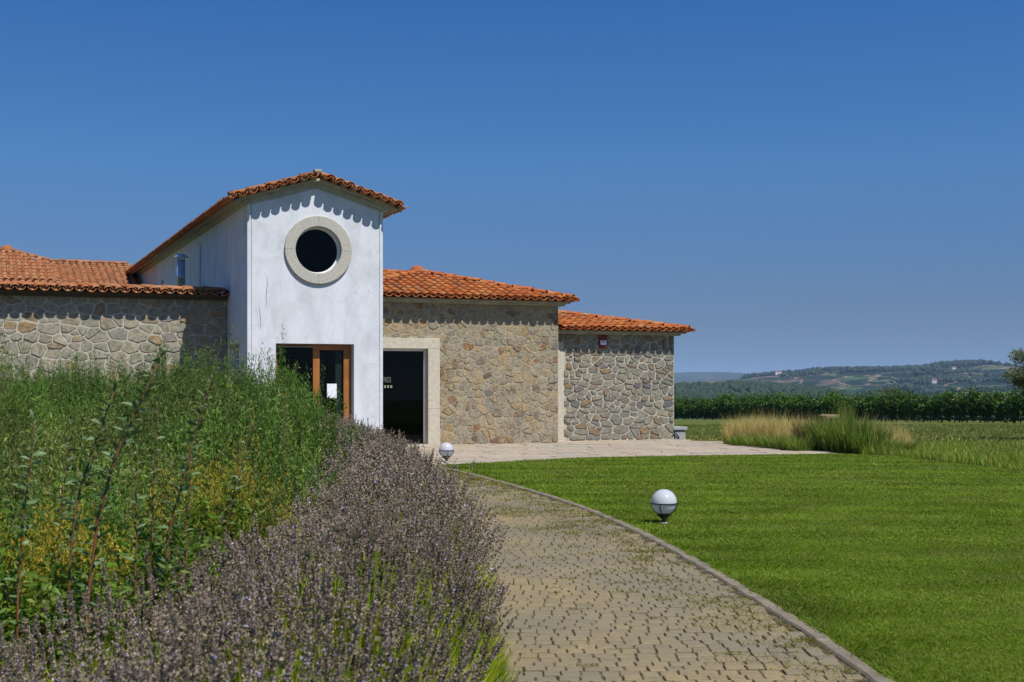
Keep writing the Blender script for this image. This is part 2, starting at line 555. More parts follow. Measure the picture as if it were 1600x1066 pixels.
# ---- lawn
def make_lawn():
    m, t, b = mat_new('lawn_soil_and_thatch', 0.95, 0.1)
    n1 = noise(t, 0.55, 6, 0.7)
    r = ramp(t, [(.3, (.080, .150, .006)), (.5, (.115, .175, .009)), (.7, (.15, .17, .025))])
    t.links.new(n1, r.inputs[0])
    t.links.new(mixc(t, 1.0, r.outputs[0], maprange(t, noise(t, 25, 5, .8), .3, .7, .5, 1.4), 'MULTIPLY'), b.inputs['Base Color'])
    bump(t, b, noise(t, 60, 4, .7), 0.8, 0.03)
    yy = np.arange(1.0, 25.6, .3)
    left = [(float(kerb_x(y)) + .10, float(y)) for y in yy]
    far = [(-.55, 25.8)] + [(float(x), float(terr_y(x))) for x in np.arange(-.2, 7.4, .5)] + [(7.4, 29.1), (8.4, 28.2), (9.4, 23.6), (14, 19.5), (22, 15.0), (30, 8), (30, 1.0)]
    tag(sheet('lawn', left + far, 0.012, m), 'mown green lawn between the paved path and the weeds')
    # blades
    bm_ = mat_leaf('lawn_grass', [(0, (.075, .178, .003)), (.3, (.125, .235, .005)), (.62, (.178, .262, .010)), (.85, (.25, .28, .03)), (1, (.36, .30, .08))], trans=.42, rough=.6, nscale=.8, namt=.34, obj_rand=False, tint=(.6, .52, .70, (.19, .185, .055), .6))
    sp = Soup()
    for y0, y1, dens, h, wd in ((6.2, 9, 10500, .022, .0045), (9, 13, 5600, .023, .006), (13, 19, 2500, .024, .009), (19, 30, 900, .026, .015)):
        x0, x1 = kerb_x(y0) - 3.5, .42 * y1 + 2
        n = int((x1 - x0) * (y1 - y0) * dens)
        x = rng.uniform(x0, x1, n); y = rng.uniform(y0, y1, n)
        ok = (x > kerb_x(y) + .108 + rng.normal(0, .022, n)) & (y < lawn_far(x) + rng.normal(0, .05, n)) & (np.abs(x) < .42 * y + 1.9) & (y > 6.4)
        x, y = x[ok], y[ok]
        n = len(x)
        # taller along the kerb
        edge = np.exp(-((x - kerb_x(y) - .16) / .35).clip(0, 9))
        bare = np.exp(-(((x - 2.53) / .16) ** 2 + ((y - 10.93) / .22) ** 2))
        patch = .75 + .30 * (np.sin(x * 1.7 + y * .9) * np.sin(y * 1.3 - x * .6) * .5 + .5) + .18 * (np.sin(x * 7.3 + 2 * np.sin(y * 3.1)) * np.sin(y * 6.1 + 2 * np.sin(x * 2.3)) * .5 + .5)
        L = h * rng.uniform(.55, 1.25, n) * patch * (1 + edge * .9) * (1 - .75 * bare)
        # the mower laid the blades one way and back in gently curved swaths
        sw = np.where(np.sin((y + .10 * x + .012 * (x - 6) ** 2) * 2 * np.pi / 1.15) > 0, 1.0, -1.0)
        d = np.stack([rng.normal(0, .75, n) + .75 * sw, rng.normal(0, .75, n) - .45 * sw, np.ones(n)], 1)
        blades(sp, np.stack([x, y, np.full(n, .01)], 1), d, L, wd * rng.uniform(.7, 1.2, n), rng.normal(0, .25, (n, 3)) * [1, 1, .2])
    tag(obj('lawn_grass', sp.data('lawn_grass', [bm_])), 'short green grass blades of the mown lawn', kind='stuff')
make_lawn()

# ---- path: sand bed, cobbles, kerb
PATHW = 2.75
def make_path():
    m, t, b = mat_new('sandy_joint_bed', 0.95, 0.1)
    r = ramp(t, [(.40, (.050, .040, .026)), (.50, (.10, .08, .046)), (.60, (.22, .17, .092))])
    t.links.new(noise(t, 7.0, 5, .75), r.inputs[0])
    t.links.new(r.outputs[0], b.inputs['Base Color'])
    bump(t, b, noise(t, 80, 4), .5, .01)
    yy = np.arange(.8, 26.2, .6)
    pts = [(float(kerb_x(y)), float(y)) for y in yy] + [(float(kerb_x(y)) - PATHW - .2, float(y)) for y in yy[::-1]]
    path = tag(sheet('path', pts, -.0035, m), 'cobbled path of small tan stones curving up to the building')
    cm = mat_var('sandy_cobble', [(0, (.290, .218, .106)), (.3, (.255, .197, .101)), (.6, (.31, .233, .112)), (.85, (.225, .180, .101)), (1, (.275, .209, .107))], nscale=22, namt=.20, bscale=70, bstr=.8, bdist=.006)
    # greyer, less sandy towards the kerb: worn by position across the path
    ct = cm.node_tree; cb = ct.nodes['Principled BSDF']
    src = cb.inputs['Base Color'].links[0].from_socket
    big = maprange(ct, noise(ct, .55, 4, .6), .37, .58, 0, .8)
    ct.links.new(mixc(ct, big, src, (.165, .142, .096)), cb.inputs['Base Color'])
    cobs = []
    y = 5.6
    # rows run square across the path
    while y < 25.2:
        rowd = random.uniform(.112, .13) 
        off = random.uniform(0, .1)
        x = off
        while x < PATHW - .05:
            wd = random.uniform(.098, .132)
            dydx = -(float(kerb_x(y + .3)) - float(kerb_x(y - .3))) / .6
            cxp = float(kerb_x(y)) + .0 - x - wd / 2
            cyp = y + dydx * 0 + random.gauss(0, .006) + .018 * math.sin(x * 2.3 + y)
            cobs.append((cxp, cyp, wd, rowd))
            x += wd
        y += rowd
    def cobble(wd, dp):
        hw, hd = wd / 2 - random.uniform(.001, .0065), dp / 2 - random.uniform(.0022, .0062)
        c = random.uniform(.03, .10)
        ring = []
        for (ax, ay) in ((-1, -1 + c), (-1 + c, -1), (1 - c, -1), (1, -1 + c), (1, 1 - c), (1 - c, 1), (-1 + c, 1), (-1, 1 - c)):
            ring.append((ax * hw * random.uniform(.93, 1.04), ay * hd * random.uniform(.93, 1.04)))
        h = random.uniform(.001, .008)
        tx, ty = random.gauss(0, .014), random.gauss(0, .014)
        V = [(p[0], p[1], -.012) for p in ring] + [(p[0] * .985, p[1] * .985, h - .004 + p[0] * tx + p[1] * ty) for p in ring] + [(p[0] * .90, p[1] * .90, h + p[0] * tx + p[1] * ty) for p in ring] + [(0, 0, h + .001)]
        Fs = []
        for i in range(8):
            j = (i + 1) % 8
            Fs += [(i, j, 8 + j, 8 + i), (8 + i, 8 + j, 16 + j, 16 + i), (16 + i, 16 + j, 24)]
        return V, Fs
    protos = []
    for k in range(24):
        mb = MB(); mb.mesh(*cobble(.115, .121))
        me = mb.data('cobble', smooth=False, fix=False)
        me.materials.append(cm)
        protos.append(me)
    vis = [c for c in cobs if c[1] > 6.7 and c[0] > -.45 - .02 * c[1]]
    vis.sort(key=lambda c: c[1])
    first = set(id(c) for c in vis[:300])
    rest = MB()
    for c in cobs:
        if id(c) in first:
            obj('cobble', random.choice(protos), path, Matrix.Translation((c[0], c[1], 0)) @ Matrix.Rotation(random.gauss(0, .05), 4, 'Z') @ Matrix.Diagonal((c[2] / .115, c[3] / .121, 1, 1)))
        else:
            V, Fs = cobble(c[2], c[3])
            rest.mesh([(v[0] + c[0], v[1] + c[1], v[2]) for v in V], Fs)
    tag(rest.build('cobbles', cm, path, fix=False), kind='stuff')
    # kerb
    km = mat_var('worn_kerb_stone', [(0, (.20, .165, .115)), (.5, (.25, .205, .14)), (1, (.165, .14, .10))], nscale=6, namt=.3, bscale=40, bstr=.5, stain=(3, .5, .7, (.13, .12, .06), .5))
    y = 5.0
    while y < 25.3:
        ln = random.uniform(.8, 1.15)
        mb = MB()
        pts = []
        ring = []
        for k in range(8):
            yk = y + .004 + (ln - .008) * k / 7
            xk = float(kerb_x(yk))
            j = random.gauss(0, .006)
            a, b_, top = xk + .0 + j, xk + .112 + random.gauss(0, .006), .014 + random.gauss(0, .002)
            ring.append([(a, yk, -.03), (a, yk, top - .014), (a + .014, yk, top), (b_ - .014, yk, top), (b_, yk, top - .014), (b_, yk, -.03)])
        for k in range(7):
            for q in range(5):
                mb.poly([ring[k][q], ring[k][q + 1], ring[k + 1][q + 1], ring[k + 1][q]])
        mb.poly(ring[0]); mb.poly(ring[7][::-1])
        obj('kerb_stone', mb.data('kerb_stone'), path, None, km)
        y += ln
    # moss and small weeds in the joints
    mm = mat_leaf('joint_moss', [(0, (.12, .145, .014)), (.5, (.20, .195, .024)), (1, (.27, .20, .045))], trans=.3, obj_rand=False)
    sp = Soup()
    cents = []
    for k in range(230):
        y = 6.7 + 18 * random.random() ** 1.1
        e = abs(random.gauss(0, .32)) + .02
        cents.append((float(kerb_x(y)) - e, y, random.uniform(.03, .09)))
    for k in range(60):
        y = random.uniform(11.5, 23)
        cents.append((float(kerb_x(y)) - random.uniform(.1, 2.2), y, random.uniform(.05, .16)))
    for k in range(24):
        a = random.gauss(0, 1)
        cents.append((.45 + .35 * a, 14.2 + .35 * random.gauss(0, 1), random.uniform(.05, .14)))
        cents.append((.15 + .5 * random.gauss(0, 1), 16.2 + .5 * random.gauss(0, 1), random.uniform(.05, .15)))
    for k in range(22):
        cents.append((random.uniform(-.1, 2.0), random.uniform(7, 12), random.uniform(.02, .05)))
    for (x, y, r_) in cents:
        n = int(45 + 2600 * r_ * r_ * (1.6 if y < 13 else 1.0))
        px = x + rng.normal(0, r_ * 1.3, n); py = y + rng.normal(0, r_, n)
        d = np.stack([rng.normal(0, .8, n), rng.normal(0, .8, n), np.ones(n)], 1)
        ok = px < kerb_x(py)
        L = rng.uniform(.008, .024, n) * (1 + y / 25)
        p = np.stack([px, py, np.full(n, .0)], 1)
        blades(sp, p[ok], d[ok], L[ok], (rng.uniform(.003, .0055, n) * (.6 + y / 16))[ok], rng.normal(0, .3, (n, 3))[ok] * [1, 1, .2])
    tag(obj('path_moss', sp.data('path_moss', [mm])), 'yellow green moss and weeds in the joints of the path', kind='stuff')
make_path()

# ---- terrace of flat stone slabs
def clip(poly, p, nrm):
    """keep the side of the line through p where dot(q-p, nrm) <= 0"""
    outp = []
    k = len(poly)
    for i in range(k):
        a, b_ = poly[i], poly[(i + 1) % k]
        da = (a[0] - p[0]) * nrm[0] + (a[1] - p[1]) * nrm[1]
        db = (b_[0] - p[0]) * nrm[0] + (b_[1] - p[1]) * nrm[1]
        if da <= 0:
            outp.append(a)
        if (da < 0 < db) or (db < 0 < da):
            s_ = da / (da - db)
            outp.append((a[0] + (b_[0] - a[0]) * s_, a[1] + (b_[1] - a[1]) * s_))
    return outp

def voronoi(seeds, rect, aspect=1.0):
    """cells of seeds in rect (x0,x1,y0,y1); aspect > 1 makes them wider than tall"""
    x0, x1, y0, y1 = rect
    P = np.array(seeds)
    Q = P * [1 / aspect, 1]
    cells = []
    for i in range(len(P)):
        d2 = ((Q - Q[i]) ** 2).sum(1)
        near = np.argsort(d2)[1:22]
        poly = [(x0 / aspect, y0), (x1 / aspect, y0), (x1 / aspect, y1), (x0 / aspect, y1)]
        for j in near:
            poly = clip(poly, ((Q[i][0] + Q[j][0]) / 2, (Q[i][1] + Q[j][1]) / 2), (Q[j][0] - Q[i][0], Q[j][1] - Q[i][1]))
            if len(poly) < 3:
                break
        cells.append([(p[0] * aspect, p[1]) for p in poly] if len(poly) >= 3 else None)
    return cells

def inset(poly, d):
    k = len(poly)
    cx_ = sum(p[0] for p in poly) / k; cy_ = sum(p[1] for p in poly) / k
    o = poly[:]
    for i in range(k):
        a, b_ = poly[i], poly[(i + 1) % k]
        ex, ey = b_[0] - a[0], b_[1] - a[1]
        l = math.hypot(ex, ey)
        if l < 1e-6:
            continue
        nx, ny = ey / l, -ex / l
        if (cx_ - a[0]) * nx + (cy_ - a[1]) * ny > 0:
            nx, ny = -nx, -ny
        o = clip(o, (a[0] - nx * d, a[1] - ny * d), (nx, ny))
        if len(o) < 3:
            return None
    return o

def area(p):
    return abs(sum(p[i][0] * p[(i + 1) % len(p)][1] - p[(i + 1) % len(p)][0] * p[i][1] for i in range(len(p)))) / 2

def soften(poly, q=0.22):
    o = []
    for i in range(len(poly)):
        a, b_ = poly[i], poly[(i + 1) % len(poly)]
        o.append((a[0] + (b_[0] - a[0]) * q, a[1] + (b_[1] - a[1]) * q))
        o.append((a[0] + (b_[0] - a[0]) * (1 - q), a[1] + (b_[1] - a[1]) * (1 - q)))
    # drop near doubles
    r_ = [o[0]]
    for p in o[1:]:
        if math.hypot(p[0] - r_[-1][0], p[1] - r_[-1][1]) > .008:
            r_.append(p)
    return r_

def make_terrace():
    m = mat_plain('sandy_slab_joints', (.24, .205, .145), .95, .1, nscale=5, namt=.3, bstr=.5)
    outline = [(-9, 19.9)] + TERR[1:] + [(6.2, 32.8), (4.75, 36.6), (4.75, 37.2), (-11, 31.5), (-12, 24)]
    base = tag(sheet('terrace', outline, .004, m), 'pinkish tan flagstone terrace along the foot of the stone walls')
    sm = mat_var('tan_flagstone', [(0, (.40, .335, .235)), (.3, (.44, .36, .26)), (.55, (.36, .31, .235)), (.75, (.43, .325, .235)), (.9, (.32, .285, .22)), (1, (.40, .34, .25))], nscale=5, namt=.22, bscale=30, bstr=.4)
    seeds = []
    for y in np.arange(20, 37.5, .55):
        for x in np.arange(-9, 8, .8):
            seeds.append((x + random.uniform(-.3, .3), y + random.uniform(-.2, .2)))
    mb = MB()
    for (s_, c) in zip(seeds, voronoi(seeds, (-10, 9, 19, 38), 1.4)):
        x, y = s_
        if not c or y < terr_y(x) + .1 or x > np.interp(y, [29.1, 32.8, 36.6], [7.5, 6.1, 4.7]) - .1:
            continue
        if y > 31.5 + .42 * x + 3.4 or x < -6:
            continue
        # trim to the outline at the front
        i = max(0, min(len(TERR) - 2, int(np.searchsorted(TX, x)) - 1))
        (ax, ay), (bx, by) = TERR[i], TERR[i + 1]
        l = math.hypot(bx - ax, by - ay)
        c = clip(c, (ax, ay), ((by - ay) / l, -(bx - ax) / l))
        c = inset(c, .012) if len(c) > 2 else None
        if not c:
            continue
        if area(c) < .01: continue
        z = .018 + random.gauss(0, .003)
        k = len(c)
        ctr = (sum(p[0] for p in c) / k, sum(p[1] for p in c) / k)
        sgn = sum(c[i][0] * c[(i + 1) % k][1] - c[(i + 1) % k][0] * c[i][1] for i in range(k))
        if sgn < 0: c = c[::-1]
        V = [(p[0], p[1], 0) for p in c] + [(ctr[0] + (p[0] - ctr[0]) * .985, ctr[1] + (p[1] - ctr[1]) * .985, z) for p in c]
        mb.mesh(V, [tuple(range(k, 2 * k))] + [(i, (i + 1) % k, k + (i + 1) % k, k + i) for i in range(k)])
    tag(mb.build('flagstones', sm, base, fix=False), kind='stuff')
make_terrace()

# soil of the planting bed
bed_m = mat_plain('dark_bed_soil', (.055, .042, .026), .95, .1, nscale=5, namt=.4, bstr=.8)
yy = np.arange(.4, 23, .8)
sheet('planting_bed', [(float(kerb_x(y)) - PATHW - .05, float(y)) for y in yy] + [(-12, 22), (-12, .4)], .004, bed_m)

# ------------------------------------------------------------------ the building
U = Vector((0.923, 0.385, 0)).normalized()       # along the facades, to the right
D = Vector((-U.y, U.x, 0))                       # into the building
ANG = math.atan2(U.y, U.x)
def frame(a, b):
    p = U * a + D * b
    return Matrix.Translation(p) @ Matrix.Rotation(ANG, 4, 'Z')

# ---- roof tiles
def arc_tile(r0, r1, h0, h1, L, up=True, th=.013, n=6):
    V, Fs = [], []
    s_ = 1 if up else -1
    for (r, h, y) in ((r0, h0, 0), (r1, h1, L)):
        for o in (0, th):
            for k in range(n + 1):
                t = math.pi * k / n
                V.append(((r - o) * math.cos(t), y, s_ * (h - o) * math.sin(t)))
    q = n + 1
    for k in range(n):
        Fs.append((k, k + 1, 2 * q + k + 1, 2 * q + k))
        Fs.append((q + k + 1, q + k, 3 * q + k, 3 * q + k + 1))
        Fs.append((k, q + k, q + k + 1, k + 1))
    for k in (0, n):
        Fs.append((k, 2 * q + k, 3 * q + k, q + k))
    if not up:
        Fs = [f[::-1] for f in Fs]
    return V, Fs
def tile_mesh(name, mat, *a, **k):
    V, Fs = arc_tile(*a, **k)
    mb = MB(); mb.mesh(V, Fs)
    me = mb.data(name, fix=True)
    me.polygons.foreach_set('use_smooth', [True] * len(me.polygons))
    me.materials.append(mat)
    return me
COVER = (.094, .078, .075, .062, .44)
CHAN = (.098, .112, .082, .088, .44)
CAP = (.125, .105, .085, .075, .46)
TM = {}
for key in ('tile', 'tile_old'):
    TM[key] = (tile_mesh('roof_tile', M[key], *COVER), tile_mesh('channel_tile', M[key], *CHAN, up=False), tile_mesh('ridge_tile', M[key], *CAP))

def basis(o, A, Uv, Nv):
    return Matrix(((A.x, Uv.x, Nv.x, o.x), (A.y, Uv.y, Nv.y, o.y), (A.z, Uv.z, Nv.z, o.z), (0, 0, 0, 1)))

def tile_face(parent, E0, A, Uv, width, length, key='tile', single=True, accept=None, pitch=.231, expo=.36, first=0.0, courses=None):
    """barrel tiles on a sloping face: E0 left end of the eave, A along it, Uv up the slope"""
    A = A.normalized(); Uv = Uv.normalized()
    Nv = A.cross(Uv).normalized()
    n = int(round(width / pitch)); pitch = width / n
    k = pitch / .231
    cov, chn, _ = TM[key]
    rest = MB() if not single else None
    eps = .045
    for i in range(n):
        for j in range(courses or int(length / expo) + 1):
            for which in (0, 1):
                u = (i + .5) * pitch if which == 0 else (i + 1) * pitch
                if which == 1 and i == n - 1:
                    continue
                v = j * expo + first + (0.012 if which == 1 and j == 0 else 0)
                if accept and not accept(u, v + .2):
                    continue
                if not accept and v > length - .1:
                    continue
                ur = Uv * math.cos(eps) - Nv * math.sin(eps)
                nr = A.cross(ur)
                ar = A
                rot = Matrix.Rotation(random.gauss(0, .014), 4, 'Z')
                o = E0 + A * (u + random.gauss(0, .004)) + Uv * (v + random.gauss(0, .006)) + Nv * ((.085 if which == 0 else .062) + random.gauss(0, .003))
                mtx = basis(o, ar, ur, nr) @ rot @ Matrix.Diagonal((k, 1, 1, 1))
                if single:
                    obj('channel_tile' if which == 0 else 'roof_tile', chn if which == 0 else cov, parent, mtx)
                else:
                    V, Fs = arc_tile(*CHAN, up=False, n=4) if which == 0 else arc_tile(*COVER, n=4)
                    rest.mesh([mtx @ Vector(v_) for v_ in V], Fs)
    if rest and rest.v:
        o = rest.build('roof_tiles', M[key], parent, smooth=True, fix=False)
        tag(o, kind='stuff')

def cap_line(parent, P, Q, key='tile', step=.38, lift=.0, name='ridge_tile', flip=False):
    P, Q = Vector(P), Vector(Q)
    d = (Q - P)
    L = d.length
    d.normalize()
    side = d.cross(Vector((0, 0, 1))).normalized()
    up = side.cross(d)
    if flip: pass
    n = max(1, int(round(L / step)))
    for i in range(n):
        dd = (d * math.cos(.04) - up * math.sin(.04)).normalized()
        o = P + d * (L * i / n) + up * (lift + random.gauss(0, .004)) + side * random.gauss(0, .006)
        obj(name, TM[key][2], parent, basis(o, side, dd, side.cross(dd)) @ Matrix.Diagonal((1, (L / n + .07) / .46, 1, 1)))

# ---- rubble walls: each stone a part, set in a mortar face
def stones(parent, rect, rows, meanw, mat, keep, mortar=.011, proud=(.008, .022), singles=None, aspect=1.3, soft=(.08, .17), jit=.27):
    x0, x1, z0, z1 = rect
    seeds = []
    rh = (z1 - z0) / rows
    z = z0 + rh / 2
    for r_ in range(rows):
        x = x0 + random.uniform(0, meanw)
        ph = random.uniform(0, 6)
        while x < x1:
            if random.random() > .13:
                seeds.append((x + random.uniform(-.03, .03), z + random.uniform(-jit, jit) * rh + .22 * rh * math.sin(x * 1.7 + ph)))
                if random.random() < .10:
                    seeds.append((x + random.uniform(.05, .1), z + random.choice((-1, 1)) * .42 * rh))
            x += meanw * random.choice((.5, .7, .9, 1, 1.2, 1.5, 1.9))
        z += rh
    rest = MB()
    made = []
    for s_, c in zip(seeds, voronoi(seeds, rect, aspect)):
        if not c:
            continue
        c = keep(s_, c)
        if not c or len(c) < 3:
            continue
        c = inset(c, mortar * random.uniform(.5, 1.6))
        if not c or area(c) < .0018:
            continue
        c = soften(c, random.uniform(*soft))
        # uneven, chipped outline
        o = []
        for i in range(len(c)):
            a, b_ = c[i], c[(i + 1) % len(c)]
            l = math.hypot(b_[0] - a[0], b_[1] - a[1])
            o.append((a[0] + random.gauss(0, .004), a[1] + random.gauss(0, .003)))
            if l > .085:
                k_ = random.uniform(.35, .65)
                o.append((a[0] + (b_[0] - a[0]) * k_ + random.gauss(0, .007), a[1] + (b_[1] - a[1]) * k_ + random.gauss(0, .006)))
        c = o
        k = len(c)
        if k < 4:
            continue
        sgn = sum(c[i][0] * c[(i + 1) % k][1] - c[(i + 1) % k][0] * c[i][1] for i in range(k))
        if sgn < 0: c = c[::-1]
        mx = sum(p[0] for p in c) / k; mz = sum(p[1] for p in c) / k
        c = [(p[0] - mx, p[1] - mz) for p in c]
        h = random.uniform(*proud) * (1.6 if random.random() < .14 else 1)
        tx, tz = random.gauss(0, .025), random.gauss(0, .03)
        s1, s2 = .965, random.uniform(.86, .93)
        cx_, cz_ = random.gauss(0, .02), random.gauss(0, .015)
        V = [(p[0], .02, p[1]) for p in c] + [(p[0] * s1, -h * .5 + p[0] * tx + p[1] * tz, p[1] * s1) for p in c] + [(p[0] * s2, -h + p[0] * tx + p[1] * tz + random.gauss(0, .0016), p[1] * s2) for p in c] + [(cx_, -h - random.uniform(-.001, .004), cz_)]
        Fs = []
        for i in range(k):
            j = (i + 1) % k
            Fs += [(i, j, k + j, k + i), (k + i, k + j, 2 * k + j, 2 * k + i), (2 * k + i, 2 * k + j, 3 * k)]
        made.append((area(c) if (singles is None or singles(mx, mz)) else 0, mx, mz, V, Fs))
    made.sort(key=lambda q: -q[0])
    for i, (ar, mx, mz, V, Fs) in enumerate(made):
        if ar > 0 and i < 300:
            mb = MB(); mb.mesh(V, Fs)
            obj('stone', mb.data('stone', fix=False), parent, Matrix.Translation((mx, 0, mz)), mat)
        else:
            rest.mesh([(v[0] + mx, v[1], v[2] + mz) for v in V], Fs)
    if rest.v:
        tag(rest.build('stones', mat, parent, fix=False), kind='stuff')

def pyramid(x0, x1, y0, y1, z, slope, ridge=None):
    """hip roof deck over a rectangle; returns apex list"""
    w_ = min(x1 - x0, y1 - y0) / 2
    zt = z + w_ * slope
    return w_, zt

# ================= white gable house
def build_gable():
    W, L = 3.05, 20.6
    g = thing('gable_house', 'tall white rendered gable house with a round window and a brown wooden door', 'house', frame(5.38, 27.8))
    ZC, ZA = 5.52, 5.99                       # top of wall at corner and apex
    sl = (ZA - ZC) / (W / 2)
    # openings measured on the front
    ox, oz, orad = 1.56, 4.555, .585
    dx0, dx1, dz1 = .62, 2.38, 2.485
    def circ(r, n=48, cx_=ox, cz_=oz):
        return [(cx_ + r * math.cos(2 * math.pi * i / n), cz_ + r * math.sin(2 * math.pi * i / n)) for i in range(n)]
    wall = MB()
    outer = [(0, 0), (dx0, 0), (dx0, dz1), (dx1, dz1), (dx1, 0), (W, 0), (W, ZC), (W / 2, ZA), (0, ZC)]
    wall.prism_xz(outer, [circ(orad)], 0, .38)
    # left wall with a low doorway recess, right and back walls
    rx0, rx1 = .95, 2.2
    wall.box(0, .30, .38, rx0, 0, ZC - .01)
    wall.box(0, .30, rx0, rx1, 2.50, ZC - .01)
    wall.box(.24, .30, rx0, rx1, 0, 2.50)
    wall.box(0, .30, rx1, L, 0, ZC - .01)
    wall.box(W - .3, W, .38, L, 0, ZC - .01)
    wall.box(.3, W - .3, L - .3, L, 0, ZC)
    wo = wall.build('wall', M['plaster'], g)
    # raised panel and corner strips leave a fine groove between
    e = .02
    pan = MB()
    gx = .085
    ZCp, ZAp = ZC - .06, ZA - .075
    k = .012
    po = [(gx + k, 0.02), (dx0 - .0, 0.02), (dx0, dz1), (dx1, dz1), (dx1, 0.02), (W - gx - k, 0.02), (W - gx - k, ZCp + sl * (gx + k)), (W / 2, ZAp), (gx + k, ZCp + sl * (gx + k))]
    pan.prism_xz(po, [circ(orad)], -e, -.001)
    for (a, b_) in ((0, gx - k), (W - gx + k, W)):
        pan.box(a, b_, -e, -.001, 0.02, ZC - .03)
    pan.build('render_panel', M['plaster'], g)
    # hairline cracks that ran down the panel
    crm = mat_plain('crack_stain', (.13, .11, .09), .95, .1)
    for (px, z0, z1) in ((.42, 3.22, 3.98), (.27, 2.75, 3.30)):
        cr = MB()
        pts = []
        for i in range(9):
            z = z1 + (z0 - z1) * i / 8
            pts.append((px + random.gauss(0, .006) + .015 * math.sin(z * 7), z))
        for i in range(8):
            p, q = pts[i], pts[i + 1]
            wa, wb = .0015 + .004 * math.sin(math.pi * i / 8), .0015 + .004 * math.sin(math.pi * (i + 1) / 8)
            cr.poly([(p[0] - wa, -e - .002, p[1]), (p[0] + wa, -e - .002, p[1]), (q[0] + wb, -e - .002, q[1]), (q[0] - wb, -e - .002, q[1])])
        cr.build('crack', crm, wo, fix=False)
    # joint and two vents on the long side
    sd = MB(); sd.box(-.012, -.002, 6.3, 6.34, 3.0, 5.3); sd.build('wall_joint', M['grey_stone'], g)
    for y in (13.6, 15.3):
        v = MB(); v.box(-.03, -.002, y, y + .34, 4.45, 4.85, .01); v.build('vent', M['grey_stone'], g)
    # stone ring of the round window
    ring = MB()
    n = 56
    R0, R1 = .515, .755
    prof = [(R1, 0.0), (R1, -.055), (R1 - .012, -.067), (R0 + .012, -.067), (R0, -.055), (R0, .20)]
    for k_ in range(4):
        m_ = MB()
        a0, a1 = math.pi / 2 * k_ + math.pi / 2 + .004, math.pi / 2 * (k_ + 1) + math.pi / 2 - .004
        st = 14
        base = 0
        V = []
        for i in range(st + 1):
            t_ = a0 + (a1 - a0) * i / st
            for (r_, y) in prof:
                V.append((ox + r_ * math.cos(t_), y - e, oz + r_ * math.sin(t_)))
        q = len(prof)
        Fs = [(i * q + j, i * q + j + 1, (i + 1) * q + j + 1, (i + 1) * q + j) for i in range(st) for j in range(q - 1)]
        Fs += [tuple(range(q)), tuple(range(st * q, st * q + q))[::-1]]
        m_.mesh(V, Fs)
        m_.build('ring_stone', M['granite_ring'], g)
    win = MB()
    prof2 = [(R0 - .003, .02), (R0 - .003, .13), (R0 - .035, .13), (R0 - .035, .19)]
    V = []
    for i in range(n):
        t_ = 2 * math.pi * i / n
        for (r_, y) in prof2:
            V.append((ox + r_ * math.cos(t_), y, oz + r_ * math.sin(t_)))
    q = len(prof2)
    win.mesh(V, [(i * q + j, i * q + j + 1, ((i + 1) % n) * q + j + 1, ((i + 1) % n) * q + j) for i in range(n) for j in range(q - 1)])
    wf = win.build('window_frame', M['white_paint'], g, smooth=False)
    gl = MB(); gl.poly([(p[0], .17, p[1]) for p in circ(R0 - .03, n)]); gl.build('pane', M['glass'], wf, fix=False)
    # interior: ceiling and floor so that it reads dark, a rounded partition seen through the round window
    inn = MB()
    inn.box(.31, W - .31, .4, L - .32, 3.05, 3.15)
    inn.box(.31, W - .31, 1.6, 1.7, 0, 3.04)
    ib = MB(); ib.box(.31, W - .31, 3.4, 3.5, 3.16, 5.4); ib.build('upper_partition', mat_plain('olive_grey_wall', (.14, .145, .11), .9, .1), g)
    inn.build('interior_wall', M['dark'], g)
    # wooden door screen
    y0 = .20
    dr = MB()
    dr.box(dx0 + .002, dx0 + .075, y0, y0 + .09, .0, dz1 - .003, .006)
    dr.box(2.20, dx1 - .004, y0, y0 + .09, 0, dz1 - .003, .006)
    dr.box(1.50, 1.65, y0 - .003, y0 + .09, 0, dz1 - .135, .006)
    dr.box(1.50, 2.196, y0 + .004, y0 + .095, dz1 - .132, dz1 - .004, .006)
    dr.box(dx0 + .08, 1.497, y0 + .01, y0 + .07, dz1 - .045, dz1 - .005, .004)
    ds = dr.build('door_frame', M['wood'], g)
    rail = MB(); rail.box(dx0 + .08, 1.49, y0 - .02, y0 + .005, dz1 - .075, dz1 - .055, .003); rail.build('door_rail', M['grey_stone'], ds)
    gp = MB(); gp.box(dx0 + .08, 1.495, y0 + .045, y0 + .053, .02, dz1 - .05); gp.build('pane', M['glass'], ds)
    gp = MB(); gp.box(1.655, 2.195, y0 + .045, y0 + .053, .02, dz1 - .14); gp.build('pane', M['glass'], ds)
    cu = MB(); cu.box(2.03, 2.17, y0 + .075, y0 + .13, .02, dz1 - .15, .01); cu.box(1.76, 1.90, y0 + .55, y0 + .60, .02, dz1 - .22, .01); cu.build('curtain_panel', M['grey_cloth'], g)
    nt_ = MB(); nt_.box(1.83, 2.05, y0 + .036, y0 + .042, 1.28, 1.60)
    tag(nt_.build('paper_notice', M['paper'], None, m=frame(5.38, 27.8)), 'white sheet of paper fixed to the glass of the brown wooden door', 'notice')
    # left doorway recess door
    ld = MB(); ld.box(.20, .235, rx0 + .01, rx1 - .01, 0, 2.49); ld.build('side_door', mat_plain('grey_side_door', (.30, .32, .32), .6, .3), g)
    # roof deck, cornice, tiles
    rs = .31
    c_ = 1 / math.hypot(1, rs)
    HO = .46
    ZR = 6.125
    xl, xr, xm = -HO, W + HO, W / 2
    ze = ZR - rs * (xm - xl)
    deck = MB()
